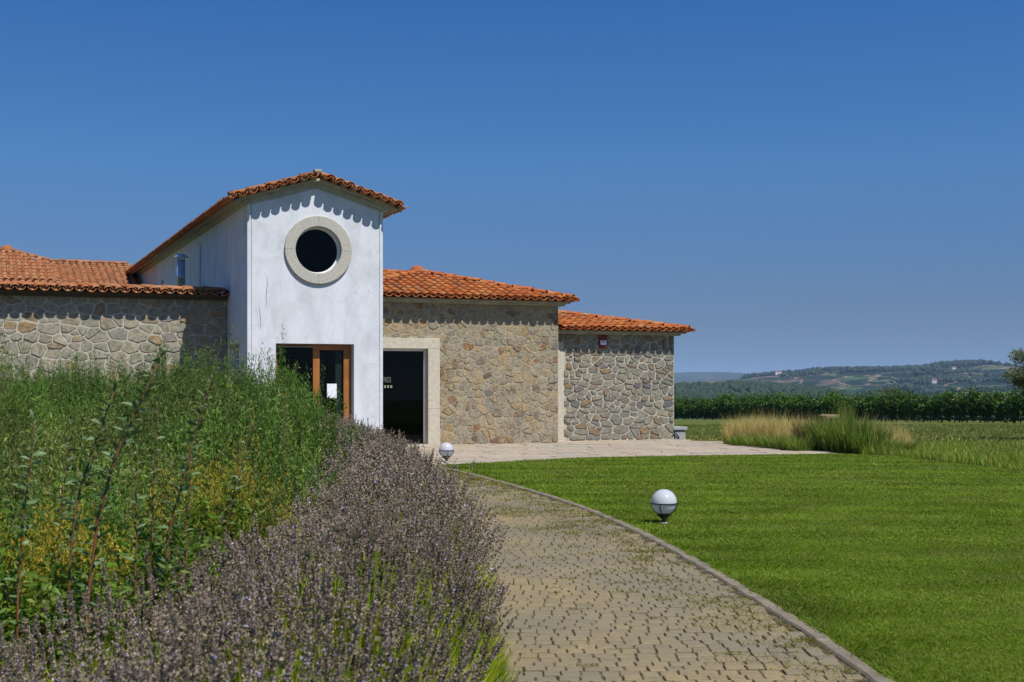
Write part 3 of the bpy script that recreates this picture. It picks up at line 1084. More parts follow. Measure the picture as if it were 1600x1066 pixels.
    for (sx_, ) in ((-1,), (1,)):
        xe = xm + sx_ * (xm + HO - .15)
        zz = ZR - rs * (xm + HO - .15)
        deck.mesh([(xm, -.21, ZR), (xe, -.21, zz), (xe, L + .2, zz), (xm, L + .2, ZR), (xm, -.21, ZR - .05), (xe, -.21, zz - .05), (xe, L + .2, zz - .05), (xm, L + .2, ZR - .05)],
                  [(0, 1, 2, 3), (7, 6, 5, 4), (0, 4, 5, 1), (1, 5, 6, 2), (2, 6, 7, 3), (3, 7, 4, 0)])
    deck.build('roof_deck', M['mortar_cap'], g)
    cor = MB()
    for (yo, t0, t1, ex) in ((-.10, .0, .09, .10), (-.20, .09, .145, .20)):
        lo = [(-ex, ZC - .02 + t0 - sl * ex * .6), (xm, ZA - .02 + t0), (W + ex, ZC - .02 + t0 - sl * ex * .6)]
        hi = [(W + ex, ZC - .02 + t1 - sl * ex * .6), (xm, ZA - .02 + t1), (-ex, ZC - .02 + t1 - sl * ex * .6)]
        cor.prism_xz(lo + hi, [], yo - e, -.021)
        for (xa, xb) in ((-ex, -.002), (W + .002, W + ex)):
            zz = ZC - .02 - sl * ex * .6
            cor.box(xa, xb, -.019, L, zz + t0, zz + t1)
    cor.build('cornice', M['cornice_beige'], g)
    roof = obj('roof', None, g); 
    A1, U1 = Vector((0, -1, 0)), Vector((c_, 0, rs * c_))
    A2, U2 = Vector((0, 1, 0)), Vector((-c_, 0, rs * c_))
    slen = (xm + HO) / c_
    tile_face(roof, Vector((xl, L + .2, ze)), A1, U1, L + .2 - .02, slen, 'tile', single=False)
    tile_face(roof, Vector((xr, .02, ze)), A2, U2, L + .2 - .02, slen, 'tile', single=False)
    # verge: a row of short tiles whose ends look out over the gable
    for (E, A, Nn) in ((Vector((xl - .02, -.42, ze)), Vector((c_, 0, rs * c_)), 0), (Vector((xm, -.42, ZR)), Vector((c_, 0, -rs * c_)), 1)):
        tile_face(roof, E, A, Vector((0, 1, 0)), slen + .02, .4, 'tile_old', True, courses=1, pitch=.232)
        
    for k_, (P, Q) in enumerate((((xl + .05, -.10, ze + .135), (xm, -.10, ZR + .115)), ((xr - .05, -.10, ze + .135), (xm, -.10, ZR + .115)))):
        cap_line(roof, P, Q, 'tile_old', step=.42)
    cap_line(roof, (xm, -.02, ZR + .10), (xm, L, ZR + .08), 'tile_old', step=.42)
    mb = MB(); mb.box(xm - .11, xm + .06, -.30, -.10, ZR + .10, ZR + .185, .035); mb.build('mortar_cap', M['mortar_cap'], roof)
    return g
build_gable()

def hip_house(root, x0, x1, y0, y1, ze, slope, HO, roof_faces, key='tile'):
    """square hip roof with tiled faces; eave rectangle is the walls plus HO"""
    X0, X1, Y0, Y1 = x0 - HO, x1 + HO, y0 - HO, y1 + HO
    hw = (X1 - X0) / 2
    depth = Y1 - Y0
    xm = (X0 + X1) / 2
    h = min(hw, depth / 2)
    zt = ze + h * slope
    ya, yb = Y0 + h, Y1 - h
    c_ = 1 / math.hypot(1, slope)
    A_, B_ = Vector((xm, ya, zt)), Vector((xm, max(yb, ya), zt))
    d = MB()
    k = .17
    cs = [(X0 + k, Y0 + k, ze), (X1 - k, Y0 + k, ze), (X1 - k, Y1 - k, ze), (X0 + k, Y1 - k, ze)]
    d.poly([cs[0], cs[1], A_]); d.poly([cs[1], cs[2], B_, A_] if (B_ - A_).length > .01 else [cs[1], cs[2], A_])
    d.poly([cs[2], cs[3], B_]); d.poly([cs[3], cs[0], A_, B_] if (B_ - A_).length > .01 else [cs[3], cs[0], A_])
    d.poly([(p[0], p[1], p[2] - .03) for p in cs])
    for i in range(4):
        a, b_ = cs[i], cs[(i + 1) % 4]
        d.poly([a, b_, (b_[0], b_[1], b_[2] - .03), (a[0], a[1], a[2] - .03)])
    d.build('roof_deck', M['mortar_cap'], root)
    roof = obj('roof', None, root)
    W_ = X1 - X0
    def acc_front(u, v):
        run = v * c_
        return run < h + .02 and run - .10 <= u <= W_ - run + .10
    def acc_side(u, v):
        run = v * c_
        return run < h + .02 and run - .10 <= u <= depth - run + .10
    def acc_vis(u, v): return acc_front(u, v)
    if 'front' in roof_faces:
        tile_face(roof, Vector((X0, Y0, ze)), Vector((1, 0, 0)), Vector((0, c_, slope * c_)), W_, h / c_, key, True, acc_front)
    if 'right' in roof_faces:
        tile_face(roof, Vector((X1, Y0, ze)), Vector((0, 1, 0)), Vector((-c_, 0, slope * c_)), depth, h / c_, key, False, acc_side)
    if 'left' in roof_faces:
        tile_face(roof, Vector((X0, Y1, ze)), Vector((0, -1, 0)), Vector((c_, 0, slope * c_)), depth, h / c_, key, False, acc_side)
    lift = .085
    up = Vector((0, 0, lift))
    cap_line(roof, Vector((X1 - .12, Y0 + .12, ze + .12 * slope)) + up, A_ + up, key)
    cap_line(roof, Vector((X0 + .12, Y0 + .12, ze + .12 * slope)) + up, A_ + up, key)
    if (B_ - A_).length > .3:
        cap_line(roof, B_ + up, A_ + up, key)
    cap_line(roof, Vector((X1 - .12, Y1 - .12, ze + .12 * slope)) + up, B_ + up, key)
    kn = MB(); kn.lathe([(.0, .17), (.10, .16), (.17, .10), (.20, .0), (.2, -.08)], 14); kn.build('apex_tile', M[key], roof, smooth=True, m=Matrix.Translation(A_ + Vector((0, 0, .06))))
    # corner tiles turn up at the eave
    return A_

# ================= stone house right of the gable
def build_house2():
    a0, a1 = 8.43, 14.31
    b0 = 31.1
    Wd = a1 - a0
    g = thing('stone_house', 'warm tan rubble stone house with a wide dark doorway framed in dressed granite', 'house', frame(a0, b0))
    ZT = 3.70
    ox0, ox1 = .42, 2.20              # opening
    fx0, fx1 = .10, 2.52
    fz, fz1 = 2.49, 2.76
    wall = MB()
    wall.box(fx1 - .12, Wd, 0, .45, 0, ZT)
    wall.box(0.002, fx1 - .12, 0, .45, fz1 - .10, ZT)
    wall.box(0.002, fx0 + .1, 0, .45, 0, fz1 - .1)
    wall.box(Wd - .45, Wd, .45, 6.4, 0, ZT)
    wall.box(0.002, Wd - .45, 6.0, 6.4, 0, ZT)
    wall.box(0.002, .08, .45, 6.0, 0, ZT)
    wo = wall.build('wall', M['mortar_tan'], g)
    def keep(s_, c):
        x, z = s_
        if fx0 < x < fx1 and z < fz1:
            return None
        if x >= fx1:
            c = clip(c, (fx1 + .004, 0), (-1, 0))
        elif z >= fz1:
            c = clip(c, (0, fz1 + .004), (0, -1))
        return c
    stones(wo, (0.02, Wd - .005, .03, ZT - .02), 21, .20, M['stone_warm'], keep, mortar=.008, proud=(.003, .017), singles=lambda x, z: x > .9)
    fr = MB()
    fr.box(fx0, fx1, -.045, .26, fz, fz1, .008)
    fr.build('lintel', M['granite'], g)
    for (xa, xb) in ((fx0, ox0), (ox1, fx1)):
        for (za, zb) in ((.012, .95), (.955, fz - .004)):
            j = MB(); j.box(xa, xb, -.045, .26, za, zb, .008); j.build('jamb_stone', M['granite'], g)
    th = MB(); th.box(ox0 - .05, ox1 + .05, -.06, .3, -.05, .045, .008); th.build('threshold', M['granite'], g)
    # metal door frame and glass set back in the opening
    d = MB()
    d.box(ox1 - .055, ox1 - .004, .14, .20, .05, fz - .004)
    d.box(ox0 + .004, ox0 + .055, .14, .20, .05, fz - .004)
    d.box(ox0 + .056, ox1 - .056, .14, .20, fz - .06, fz - .005)
    df = d.build('door_frame', M['white_paint'], g)
    gp = MB(); gp.box(ox0 + .056, ox1 - .056, .166, .174, .05, fz - .062); gl = gp.build('pane', M['glass'], df)
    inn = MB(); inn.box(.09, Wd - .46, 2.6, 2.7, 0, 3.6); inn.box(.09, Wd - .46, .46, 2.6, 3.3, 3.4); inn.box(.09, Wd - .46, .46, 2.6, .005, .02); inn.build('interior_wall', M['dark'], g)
    # lettering and four pale squares on the glass
    lm = mat_plain('pale_lettering', (.16, .16, .15), .7, .2)
    cu = bpy.data.curves.new('lettering', 'FONT')
    cu.body = 'LIVROS'
    cu.size = .20
    cu.extrude = .001
    to = bpy.data.objects.new('lettering', cu)
    COL.objects.link(to)
    me = bpy.data.meshes.new_from_object(to.evaluated_get(bpy.context.evaluated_depsgraph_get()))
    bpy.data.objects.remove(to)
    obj('lettering', me, df, Matrix.Translation((1.00, .158, 1.63)) @ Matrix.Rotation(R(90), 4, 'X') @ Matrix.Diagonal((.42, 1, 1, 1)), lm)
    ym = mat_plain('dull_yellow_squares', (.30, .29, .19), .7, .2)
    for i in range(4):
        q = MB(); q.box(1.01 + i * .082, 1.056 + i * .082, .156, .160, 1.49, 1.555); q.build('square_mark', ym, df)
    cor = MB()
    cor.box(0.002, Wd + .14, -.14, -.002, ZT - .035, ZT + .02)
    cor.box(0.002, Wd + .24, -.24, -.002, ZT + .02, ZT + .065)
    cor.box(Wd + .002, Wd + .14, 0, 6.4, ZT - .035, ZT + .02)
    cor.box(Wd + .002, Wd + .24, 0, 6.4, ZT + .02, ZT + .065)
    cor.build('cornice', M['cornice_beige'], g)
    HO = .43
    ZE = ZT + .075
    # square hip roof; its left part disappears behind the gable house
    hip_house(g, -.06, Wd, 0, Wd + .06, ZE, .262, HO, ('front', 'right', 'left'))
    # low linking roof behind, against the gable house
    lk = obj('link_roof', None, g)
    tile_face(lk, Vector((.1, 3.9, 4.18)), Vector((1, 0, 0)), Vector((0, .965, .262)), 4.6, 3.2, 'tile', False, lambda u, v: u < 4.6 - max(0, v - 1.2) * .12)
    cap_line(lk, (4.75, 6.95, 4.98), (.2, 7.0, 5.2), 'tile')
    dk = MB(); dk.poly([(.1, 4.1, 4.2), (4.6, 4.1, 4.2), (4.6, 7.0, 5.0), (.1, 7.0, 5.0)]); dk.build('link_deck', M['mortar_cap'], g, fix=False)
build_house2()

# ================= lower annex at the right end
def build_annex():
    a0, a1 = 14.33, 18.31
    g = thing('stone_annex', 'lower grey rubble stone annex at the right end of the building', 'house', frame(a0, 31.9))
    Wd = a1 - a0
    ZT = 2.99
    wall = MB()
    dx0, dx1 = .0, .22
    fx1, fz, fz1 = .50, 2.53, 2.74
    wall.box(fx1 - .1, Wd, 0, .45, 0, ZT)
    wall.box(-.6, fx1 - .1, 0, .45, fz1 - .1, ZT)
    wall.box(Wd - .45, Wd, .45, 6.0, 0, ZT)
    wall.box(.4, Wd - .45, 5.6, 6.0, 0, ZT)
    wo = wall.build('wall', M['mortar_pale'], g)
    def keep(s_, c):
        x, z = s_
        if x < fx1 and z < fz1:
            return None
        if x >= fx1:
            c = clip(c, (fx1 + .004, 0), (-1, 0))
        else:
            c = clip(c, (0, fz1 + .004), (0, -1))
        return c
    stones(wo, (-.3, Wd - .004, .03, ZT - .02), 19, .25, M['stone_grey'], keep, mortar=.014, proud=(.012, .032), aspect=1.65, jit=.2)
    fr = MB(); fr.box(-.6, fx1, -.04, .25, fz, fz1, .008); fr.build('lintel', M['granite'], g)
    j = MB(); j.box(dx1, fx1, -.04, .25, .06, fz - .004, .008); j.build('jamb_stone', M['granite'], g)
    th = MB(); th.box(-.4, fx1 + .03, -.10, .3, -.04, .055, .008); th.build('threshold', M['granite'], g)
    d = MB(); d.box(-.6, dx1 - .002, .17, .21, .06, fz - .005); d.build('door', mat_plain('brown_door_board', (.16, .11, .07), .6, .3), g)
    cor = MB()
    cor.box(-.3, Wd + .14, -.14, -.002, ZT - .035, ZT + .02)
    cor.box(-.3, Wd + .26, -.24, -.002, ZT + .02, ZT + .06)
    cor.box(Wd + .002, Wd + .14, 0, 6.0, ZT - .035, ZT + .02)
    cor.build('cornice', M['cornice_beige'], g)
    hip_house(g, Wd - 6.6, Wd, 0, 6.6, ZT + .07, .19, .44, ('front', 'right'))
    # alarm box, rusty bracket
    al = MB(); al.box(1.58, 1.80, -.085, -.03, 2.58, 2.93, .02)
    ab = thing('alarm_box', 'red alarm box with a white label high on the grey stone wall', 'alarm box', frame(a0, 31.9))
    obj('case', al.data('case'), ab, None, M['red_paint'])
    lb = MB(); lb.box(1.60, 1.78, -.092, -.088, 2.67, 2.79); lo = lb.build('label_plate', M['paper'], ab)
    for (xa, xb, z) in ((1.625, 1.755, 2.755), (1.64, 1.74, 2.73)):
        q = MB(); q.box(xa, xb, -.094, -.0925, z, z + .012); q.build('print_line', M['dark'], lo)
    rb = MB(); rb.box(3.60, 3.65, -.05, -.02, 2.60, 2.86, .008)
    tag(rb.build('iron_bracket', M['rust'], None, m=frame(a0, 31.9)), 'small rusty iron bracket under the eave near the wall corner', 'bracket')
    # grey meter box with a black hose by the corner
    mb_ = thing('meter_box', 'small grey concrete box with a lid on the grass beside the stone corner', 'box', frame(a1 + .02, 32.05))
    q = MB(); q.box(.02, .36, -.15, .25, -.02, .24, .015); q.build('body', M['grey_stone'], mb_)
    q = MB(); q.box(-.06, .40, -.20, .30, .265, .36, .02); q.build('lid', M['grey_stone'], mb_)
    q = MB(); q.box(.05, .33, -.12, .22, .24, .265); q.build('gap_frame', M['black_metal'], mb_)
    q = MB(); q.tube([(-.02 + .13 * math.sin(t_) , -.19, .03 + .14 * math.cos(t_)) for t_ in np.linspace(-.5, 1.7, 9)], .018, 8); q.build('hose', M['black_metal'], mb_)
build_annex()

# ================= long stone wall at the left, with tiled coping
def build_wall():
    aL, aR = -6.0, 5.36
    g = thing('stone_wall', 'long pale rubble stone wall with a coping of weathered orange tiles', 'wall', frame(0, 30.2))
    ZT = 3.60
    w_ = MB(); w_.box(aL, aR, 0, .5, 0, ZT); wo = w_.build('wall_core', M['mortar_pale'], g)
    stones(wo, (aL + .01, aR - .004, .03, ZT - .02), 17, .27, M['stone_pale'], lambda s_, c: c, mortar=.012, proud=(.006, .024), singles=lambda x, z: x > -.2 and z > 1.35, aspect=1.45, soft=(.06, .15))
    cor = MB(); cor.box(aL, aR - .002, -.12, -.002, ZT - .06, ZT); cor.box(aL, aR - .002, -.25, .75, ZT + .001, ZT + .05); cor.build('cornice', mat_plain('dark_board', (.10, .075, .05), .8, .2), g)
    cop = obj('coping', None, g)
    sl_ = .22
    c_ = 1 / math.hypot(1, sl_)
    n = 47
    wid = 11.25
    E = Vector((aR - wid + .02, -.40, ZT + .035))
    # only the part in view is single tiles
    vis = lambda u, v: u > wid - 5.6
    hid = lambda u, v: u <= wid - 5.6
    tile_face(cop, E, Vector((1, 0, 0)), Vector((0, c_, sl_ * c_)), wid, .4, 'tile_old', True, vis, pitch=.247, courses=1)
    tile_face(cop, E, Vector((1, 0, 0)), Vector((0, c_, sl_ * c_)), wid, .4, 'tile_old', False, hid, pitch=.247, courses=1)
    cap_line(cop, (aR - 5.6, -.02, ZT + .19), (aR - .10, -.02, ZT + .19), 'tile_old', step=.44)
    ends = MB(); ends.box(aL, aR - 5.61, -.12, .1, ZT + .12, ZT + .265, .03); ends.box(aL, aR - .12, -.06, .30, ZT + .051, ZT + .20, .02); ends.build('coping_bed', M['mortar_cap'], cop)
    for k in range(3):
        cap_line(cop, (aR - .08 - .02, -.36 + .0 * k, ZT + .10), (aR - .08 - .02, .08, ZT + .16), 'tile_old', step=.42)
        break
build_wall()

# ---- the hall far behind the wall: only its tiled roof shows
def build_hall():
    g = thing('back_hall', 'far hall behind the stone wall, only its weathered tiled roof showing', 'house', frame(-3.0, 46.0))
    W_ = 8.33
    s_ = .30
    c_ = 1 / math.hypot(1, s_)
    yr, zr = 3.7, 5.98                       # ridge
    ln = 6.6
    ye, ze = yr - ln * c_, zr - ln * s_ * c_
    wl = MB(); wl.box(-6, W_, ye + .5, 7.0, -.6, ze - .05); wl.build('wall', M['plaster'], g)
    rf = obj('roof', None, g)
    Uv = Vector((0, c_, s_ * c_))
    tile_face(rf, Vector((-6.5, ye, ze)), Vector((1, 0, 0)), Uv, W_ + 6.48, ln, 'tile_old', False)
    d = MB(); d.mesh([(-6.5, ye + .15, ze), (W_ - .1, ye + .15, ze), (W_ - .1, yr, zr - .01), (-6.5, yr, zr - .01), (-6.5, 8.5, 4.5), (W_ - .1, 8.5, 4.5)], [(0, 1, 2, 3), (3, 2, 5, 4)])
    d.build('roof_deck', M['mortar_cap'], g, fix=False)
    ax, h, hw = 3.95, .36, 1.45
    cap_line(rf, (-6.3, yr, zr + .09), (ax - hw, yr, zr + .09), 'tile_old', step=.42)
    cap_line(rf, (W_ - .2, yr, zr + .09), (ax + hw - .3, yr, zr + .09), 'tile_old', step=.42)
    for dx in (-hw, hw):
        cap_line(rf, (ax + dx, yr - .1, zr + .10), (ax, yr - .1, zr + .09 + h), 'tile_old', step=.42)
    # the raised roof over the stair stands a little steeper than the rest
    s2 = s_ + h / 3.2
    c2 = 1 / math.hypot(1, s2)
    l2 = 3.2 / c2
    tile_face(rf, Vector((ax - hw - .1, yr - 3.25, zr - 3.2 * s_ + .03)), Vector((1, 0, 0)), Vector((0, c2, s2 * c2)), 2 * hw + .2, l2, 'tile_old', False, lambda u, v: abs(u - hw - .1) < (hw + .1) * max(0, 1.06 - max(0, (v - l2 * .55) / (l2 * .45)) ** 1.0 * .9) and v < l2)
    kn = MB(); kn.lathe([(0, .14), (.11, .12), (.2, .04), (.24, -.1)], 12); kn.build('apex_tile', M['tile_old'], rf, smooth=True, m=Matrix.Translation((ax, yr - .1, zr + h + .1)))
build_hall()

# ---- steel flue in the yard
def build_flue():
    p = Vector(((283 - CX) / F * 33.5, 33.5, 0))
    g = thing('flue_pipe', 'shiny steel flue pipe with a conical cap in front of the shaded white wall', 'flue', Matrix.Translation(p))
    z1 = EYE + (HY - 404) * 33.5 / F
    q = MB(); q.lathe([(.105, 0), (.105, z1 - .5), (.112, z1 - .5), (.112, z1 - .46), (.105, z1 - .46), (.105, z1 - .03), (.09, z1 - .03)], 24); q.build('pipe', M['steel'], g, smooth=True)
    q = MB(); q.lathe([(0, z1 + .13), (.10, z1 + .10), (.195, z1 + .035), (.195, z1 + .02), (0, z1 + .035)], 24); q.build('cap', M['steel'], g, smooth=True)
    for t_ in (0.4, 2.5, 4.6):
        q = MB(); q.box(-.01, .01, .085, .097, z1 - .06, z1 + .04); q.build('strut', M['steel'], g, m=Matrix.Rotation(t_, 4, 'Z'))
build_flue()

# ------------------------------------------------------------------ globe lamps
def globe_lamp():
    g = thing('globe_lamp', 'white globe lamp in a black cage on the lawn beside the kerb', 'lamp', group='globe lamps along the path')
    zc, r = .245, .148
    q = MB()
    prof = [(r * math.sin(math.pi * i / 24), zc + r * math.cos(math.pi * i / 24)) for i in range(25)]
    prof[0] = (0.0005, prof[0][1]); prof[-1] = (0.0005, prof[-1][1])
    q.lathe(prof, 40); q.build('globe', M['globe'], g, smooth=True)
    q = MB(); n = 40
    q.lathe([(r + .001, zc - .022), (r + .009, zc - .022), (r + .009, zc - .008), (r + .001, zc - .008)], n); q.build('ring', M['black_metal'], g)
    for t_ in (R(-115), R(-20), R(70), R(160)):
        q = MB()
        pts = []
        for i in range(9):
            a = R(97 + (165 - 97) * i / 8)
            rr = r + .006
            pts.append((rr * math.sin(a) * math.cos(t_), rr * math.sin(a) * math.sin(t_), zc + rr * math.cos(a)))
        q.tube(pts, .0065, 8); q.build('cage_arm', M['black_metal'], g, smooth=True)
    q = MB(); q.lathe([(.0, .112), (.085, .118), (.088, .105), (.06, .075), (.028, .05), (.022, .03), (.024, -.02), (0, -.02)], 24); q.build('cup', M['black_metal'], g, smooth=True)
    q = MB(); q.lathe([(.0, .016), (.045, .014), (.05, .0), (.05, -.02)], 20); q.build('base_plate', M['grey_stone'], g, smooth=True)
    return g
lamp = globe_lamp()
lz = 14.75
lamp.matrix_basis = T((1037.5 - CX) / F * lz, lz, .012)
copy_thing(lamp, T((697.5 - CX) / F * 26.0, 26.0, .02, 2.2), 'white globe lamp half hidden behind the far end of the lavender')

# ------------------------------------------------------------------ plants
M['lav_flower'] = mat_leaf('faded_lavender_flower', [(0, (0.270, 0.205, 0.155)), (.3, (0.370, 0.290, 0.205)), (.55, (0.165, 0.124, 0.106)), (.75, (0.300, 0.232, 0.180)), (.9, (0.450, 0.370, 0.240)), (.955, (0.366, 0.285, 0.224)), (.965, (0.439, 0.360, 0.543)), (1, (0.537, 0.459, 0.661))], trans=.2, rough=.8, nscale=1.4, namt=.35)
M['lav_stem'] = mat_leaf('lavender_stem', [(0, (.15, .245, .012)), (.5, (.23, .32, .022)), (1, (.32, .36, .05))], trans=.35, nscale=1.2, namt=.4)
M['lav_leaf'] = mat_leaf('lavender_leaf', [(0, (.15, .25, .010)), (.5, (.32, .40, .016)), (1, (.48, .48, .045))], trans=.35, nscale=1.2, namt=.4)
M['shrub_leaf'] = mat_leaf('fine_shrub_leaf', [(0, (.042, .105, .010)), (.4, (.072, .155, .014)), (.75, (.118, .20, .022)), (1, (.20, .25, .06))], trans=.3, nscale=.8, namt=.6)
M['shrub_grey'] = mat_leaf('greyish_shrub_leaf', [(0, (.060, .115, .013)), (.4, (.115, .175, .020)), (.8, (.185, .23, .042)), (1, (.31, .30, .12))], trans=.3, nscale=.8, namt=.6)
M['shrub_yellow'] = mat_leaf('yellowing_shrub_leaf', [(0, (.19, .22, .015)), (.4, (.33, .29, .02)), (.75, (.46, .30, .025)), (1, (.24, .27, .03))], trans=.3, nscale=1, namt=.3)
M['twig'] = mat_plain('brown_twig', (.10, .065, .04), .85, .2, nscale=8, namt=.3)
M['red_stem'] = mat_plain('reddish_stem', (.20, .075, .03), .7, .3, nscale=9, namt=.35)
M['broad_leaf'] = mat_leaf('broad_green_leaf', [(0, (.075, .145, .05)), (.35, (.12, .20, .065)), (.7, (.16, .24, .085)), (1, (.22, .29, .14))], trans=.3, rough=.5, nscale=3, namt=.25, spec=.35)
M['basal_leaf'] = mat_leaf('bright_basal_leaf', [(0, (.075, .15, .012)), (.4, (.115, .205, .018)), (.8, (.165, .255, .026)), (1, (.24, .30, .05))], trans=.35, rough=.5, nscale=2, namt=.3)

def lavender_mesh(ns, whorls, per, fl, seed, nleaf):
    global rng
    keep_rng = rng
    rng = np.random.default_rng(seed)
    st, fo, sp = Soup(), Soup(), Soup()
    phi = rng.uniform(0, 2 * np.pi, ns)
    u = rng.uniform(0, 1, ns) ** .62
    th = u * R(70)
    Rr, H = .66, .92
    # tussocky dome
    bumpy = 1 + .10 * np.sin(phi * 3 + seed) * u + rng.normal(0, .07, ns)
    end = np.stack([np.sin(th) * np.cos(phi) * Rr * bumpy, np.sin(th) * np.sin(phi) * Rr * bumpy, (.20 + .66 * np.cos(th)) * bumpy + .0], 1)
    base = np.stack([np.cos(phi) * .30 * u, np.sin(phi) * .30 * u, np.full(ns, .12)], 1)
    d = end - base
    ln = np.linalg.norm(d, axis=1)
    dn = norm(d)
    tip = norm(dn + np.stack([rng.normal(.10, .10, ns), rng.normal(0, .10, ns), np.full(ns, .35)], 1))
    # stems as two joined blades
    blades(st, base + d * .25, dn, ln * .75, rng.uniform(.0034, .0052, ns) * fl ** .5, np.zeros((ns, 3)), 0)
    blades(st, base + d * .25, dn, ln * .75, rng.uniform(.0034, .0052, ns) * fl ** .5, np.zeros((ns, 3)), 0)
    # flower whorls
    SL = rng.uniform(.045, .085, ns)
    for w_ in range(whorls):
        f = w_ / max(1, whorls - 1)
        gap = -.25 if (w_ == 0) else f
        p0 = end + tip * (SL * gap)[:, None]
        rad = .0085 * (1.0 - .45 * f) * fl
        for k in range(per):
            dr = norm(np.cross(tip, rng.normal(size=(ns, 3))))
            dd = dr * 1.0 + tip * rng.uniform(.3, 1.1, ns)[:, None]
            leaves(sp, p0 + tip * rng.normal(0, .002, ns)[:, None], dd, rad * rng.uniform(1.0, 1.9, ns), rad * rng.uniform(.8, 1.3, ns), 0)
    # foliage
    n = nleaf
    phi = rng.uniform(0, 2 * np.pi, n); u = rng.uniform(0, 1, n) ** .5; th = u * R(82)
    rr = rng.uniform(.35, .95, n)
    p = np.stack([np.sin(th) * np.cos(phi) * Rr * rr, np.sin(th) * np.sin(phi) * Rr * rr, .05 + .68 * np.cos(th) * rr], 1)
    dd = np.stack([np.sin(th) * np.cos(phi) * .7 + rng.normal(0, .16, n), np.sin(th) * np.sin(phi) * .7 + rng.normal(0, .16, n), np.full(n, 1.0)], 1)
    blades(fo, p, dd, rng.uniform(.07, .18, n), rng.uniform(.0038, .0062, n) * fl ** .5, rng.normal(0, .07, (n, 3)))
    rng = keep_rng
    return (st.data('flower_stems', [M['lav_stem']]), sp.data('flower_spikes', [M['lav_flower']]), fo.data('foliage', [M['lav_leaf']]))

def plant(name, label, cat, group, parts, m):
    g = thing(name, label, cat, m, group)
    for nm, me in parts:
        tag(obj(nm, me, g), kind='stuff')
    return g

lav = []
for k, (ns, wh, per, fl, nl) in enumerate(((500, 9, 7, 1.05, 17000), (500, 9, 7, 1.05, 17000), (760, 5, 5, 1.5, 5200), (760, 5, 5, 1.55, 5200))):
    a, b_, c = lavender_mesh(ns, wh, per, fl, 100 + k, nl)
    lav.append((('flower_stems', a), ('flower_spikes', b_), ('foliage', c)))
LL = 'faded lavender bush of grey purple spikes in the row along the path'
LG = 'lavender bushes in the row along the path'
first = {}
def put_lav(x, y, s, v, sz=1.0):
    mtx = Matrix.Translation((x, y, 0)) @ Matrix.Rotation(random.uniform(0, 6.28), 4, 'Z') @ Matrix.Diagonal((s, s, s * sz, 1))
    if v not in first:
        first[v] = plant('lavender_bush', LL, 'lavender', LG, lav[v], mtx)
    else:
        copy_thing(first[v], mtx)
y = 2.25
k = 0
while y < 24.4:
    x = float(kerb_x(y)) - float(np.interp(y, [0, 8, 11, 16, 20], [2.70, 2.72, 2.84, 2.95, 3.05]))
    v = (k % 2) if y < 7.5 else 2 + (k % 2)
    put_lav(x + random.uniform(-.06, .06), y, random.uniform(1.0, 1.1), v, random.uniform(.97, 1.07) * (1.0 if y < 9 else 1.06))
    k += 1
    y += .66 if y < 9 else .85
for (x, y, s) in ((-1.45, 2.35, 1.0), (-1.50, 3.0, .98), (-1.70, 3.65, .92), (-1.35, 4.3, .95), (-1.32, 5.1, .94), (-1.40, 6.1, .93), (-1.5, 7.2, .92), (-1.65, 8.6, .92), (-1.85, 10.6, .9)):
    put_lav(x, y, s, (k % 2) if y < 7.5 else 2 + k % 2, 1.0)
    k += 1

def shrub_mesh(nsh, nlf, LL_, WW, mat, seed, spread=.75, H=1.0, up=1.0):
    """shoots rise from the base, small leaves set along them; unit height 1"""
    global rng
    keep_rng = rng
    rng = np.random.default_rng(seed)
    lf, tw = Soup(), Soup()
    phi = rng.uniform(0, 2 * np.pi, nsh); u = np.sqrt(rng.uniform(0, 1, nsh))
    base = np.stack([np.cos(phi) * u * .28, np.sin(phi) * u * .28, np.zeros(nsh)], 1)
    top_h = (1 - .45 * u ** 2) * rng.uniform(.66, 1.02, nsh) * np.where(rng.uniform(0, 1, nsh) < .10, 1.2, 1.0)
    end = np.stack([np.cos(phi) * u * spread, np.sin(phi) * u * spread, top_h], 1) + rng.normal(0, .04, (nsh, 3))
    blades(tw, base, end - base, np.linalg.norm(end - base, axis=1), np.full(nsh, .009), np.zeros((nsh, 3)))
    t = rng.uniform(0, 1, (nsh, nlf)) ** .65
    t = .18 + .82 * t
    p = base[:, None] + (end - base)[:, None] * t[..., None]
    # shoots curve upwards
    p[..., :2] += (t * (1 - t))[..., None] * np.stack([np.cos(phi), np.sin(phi)], 1)[:, None] * .22
    p = p.reshape(-1, 3)
    n = len(p)
    d = np.stack([rng.normal(0, .8, n), rng.normal(0, .8, n), rng.uniform(-.2, 1.4, n) * up], 1)
    leaves(lf, p + rng.normal(0, .012, (n, 3)), d, LL_ * rng.uniform(.6, 1.35, n), WW * rng.uniform(.7, 1.3, n))
    rng = keep_rng
    return (('foliage', lf.data('foliage', [mat])), ('twigs', tw.data('twigs', [M['twig']])))

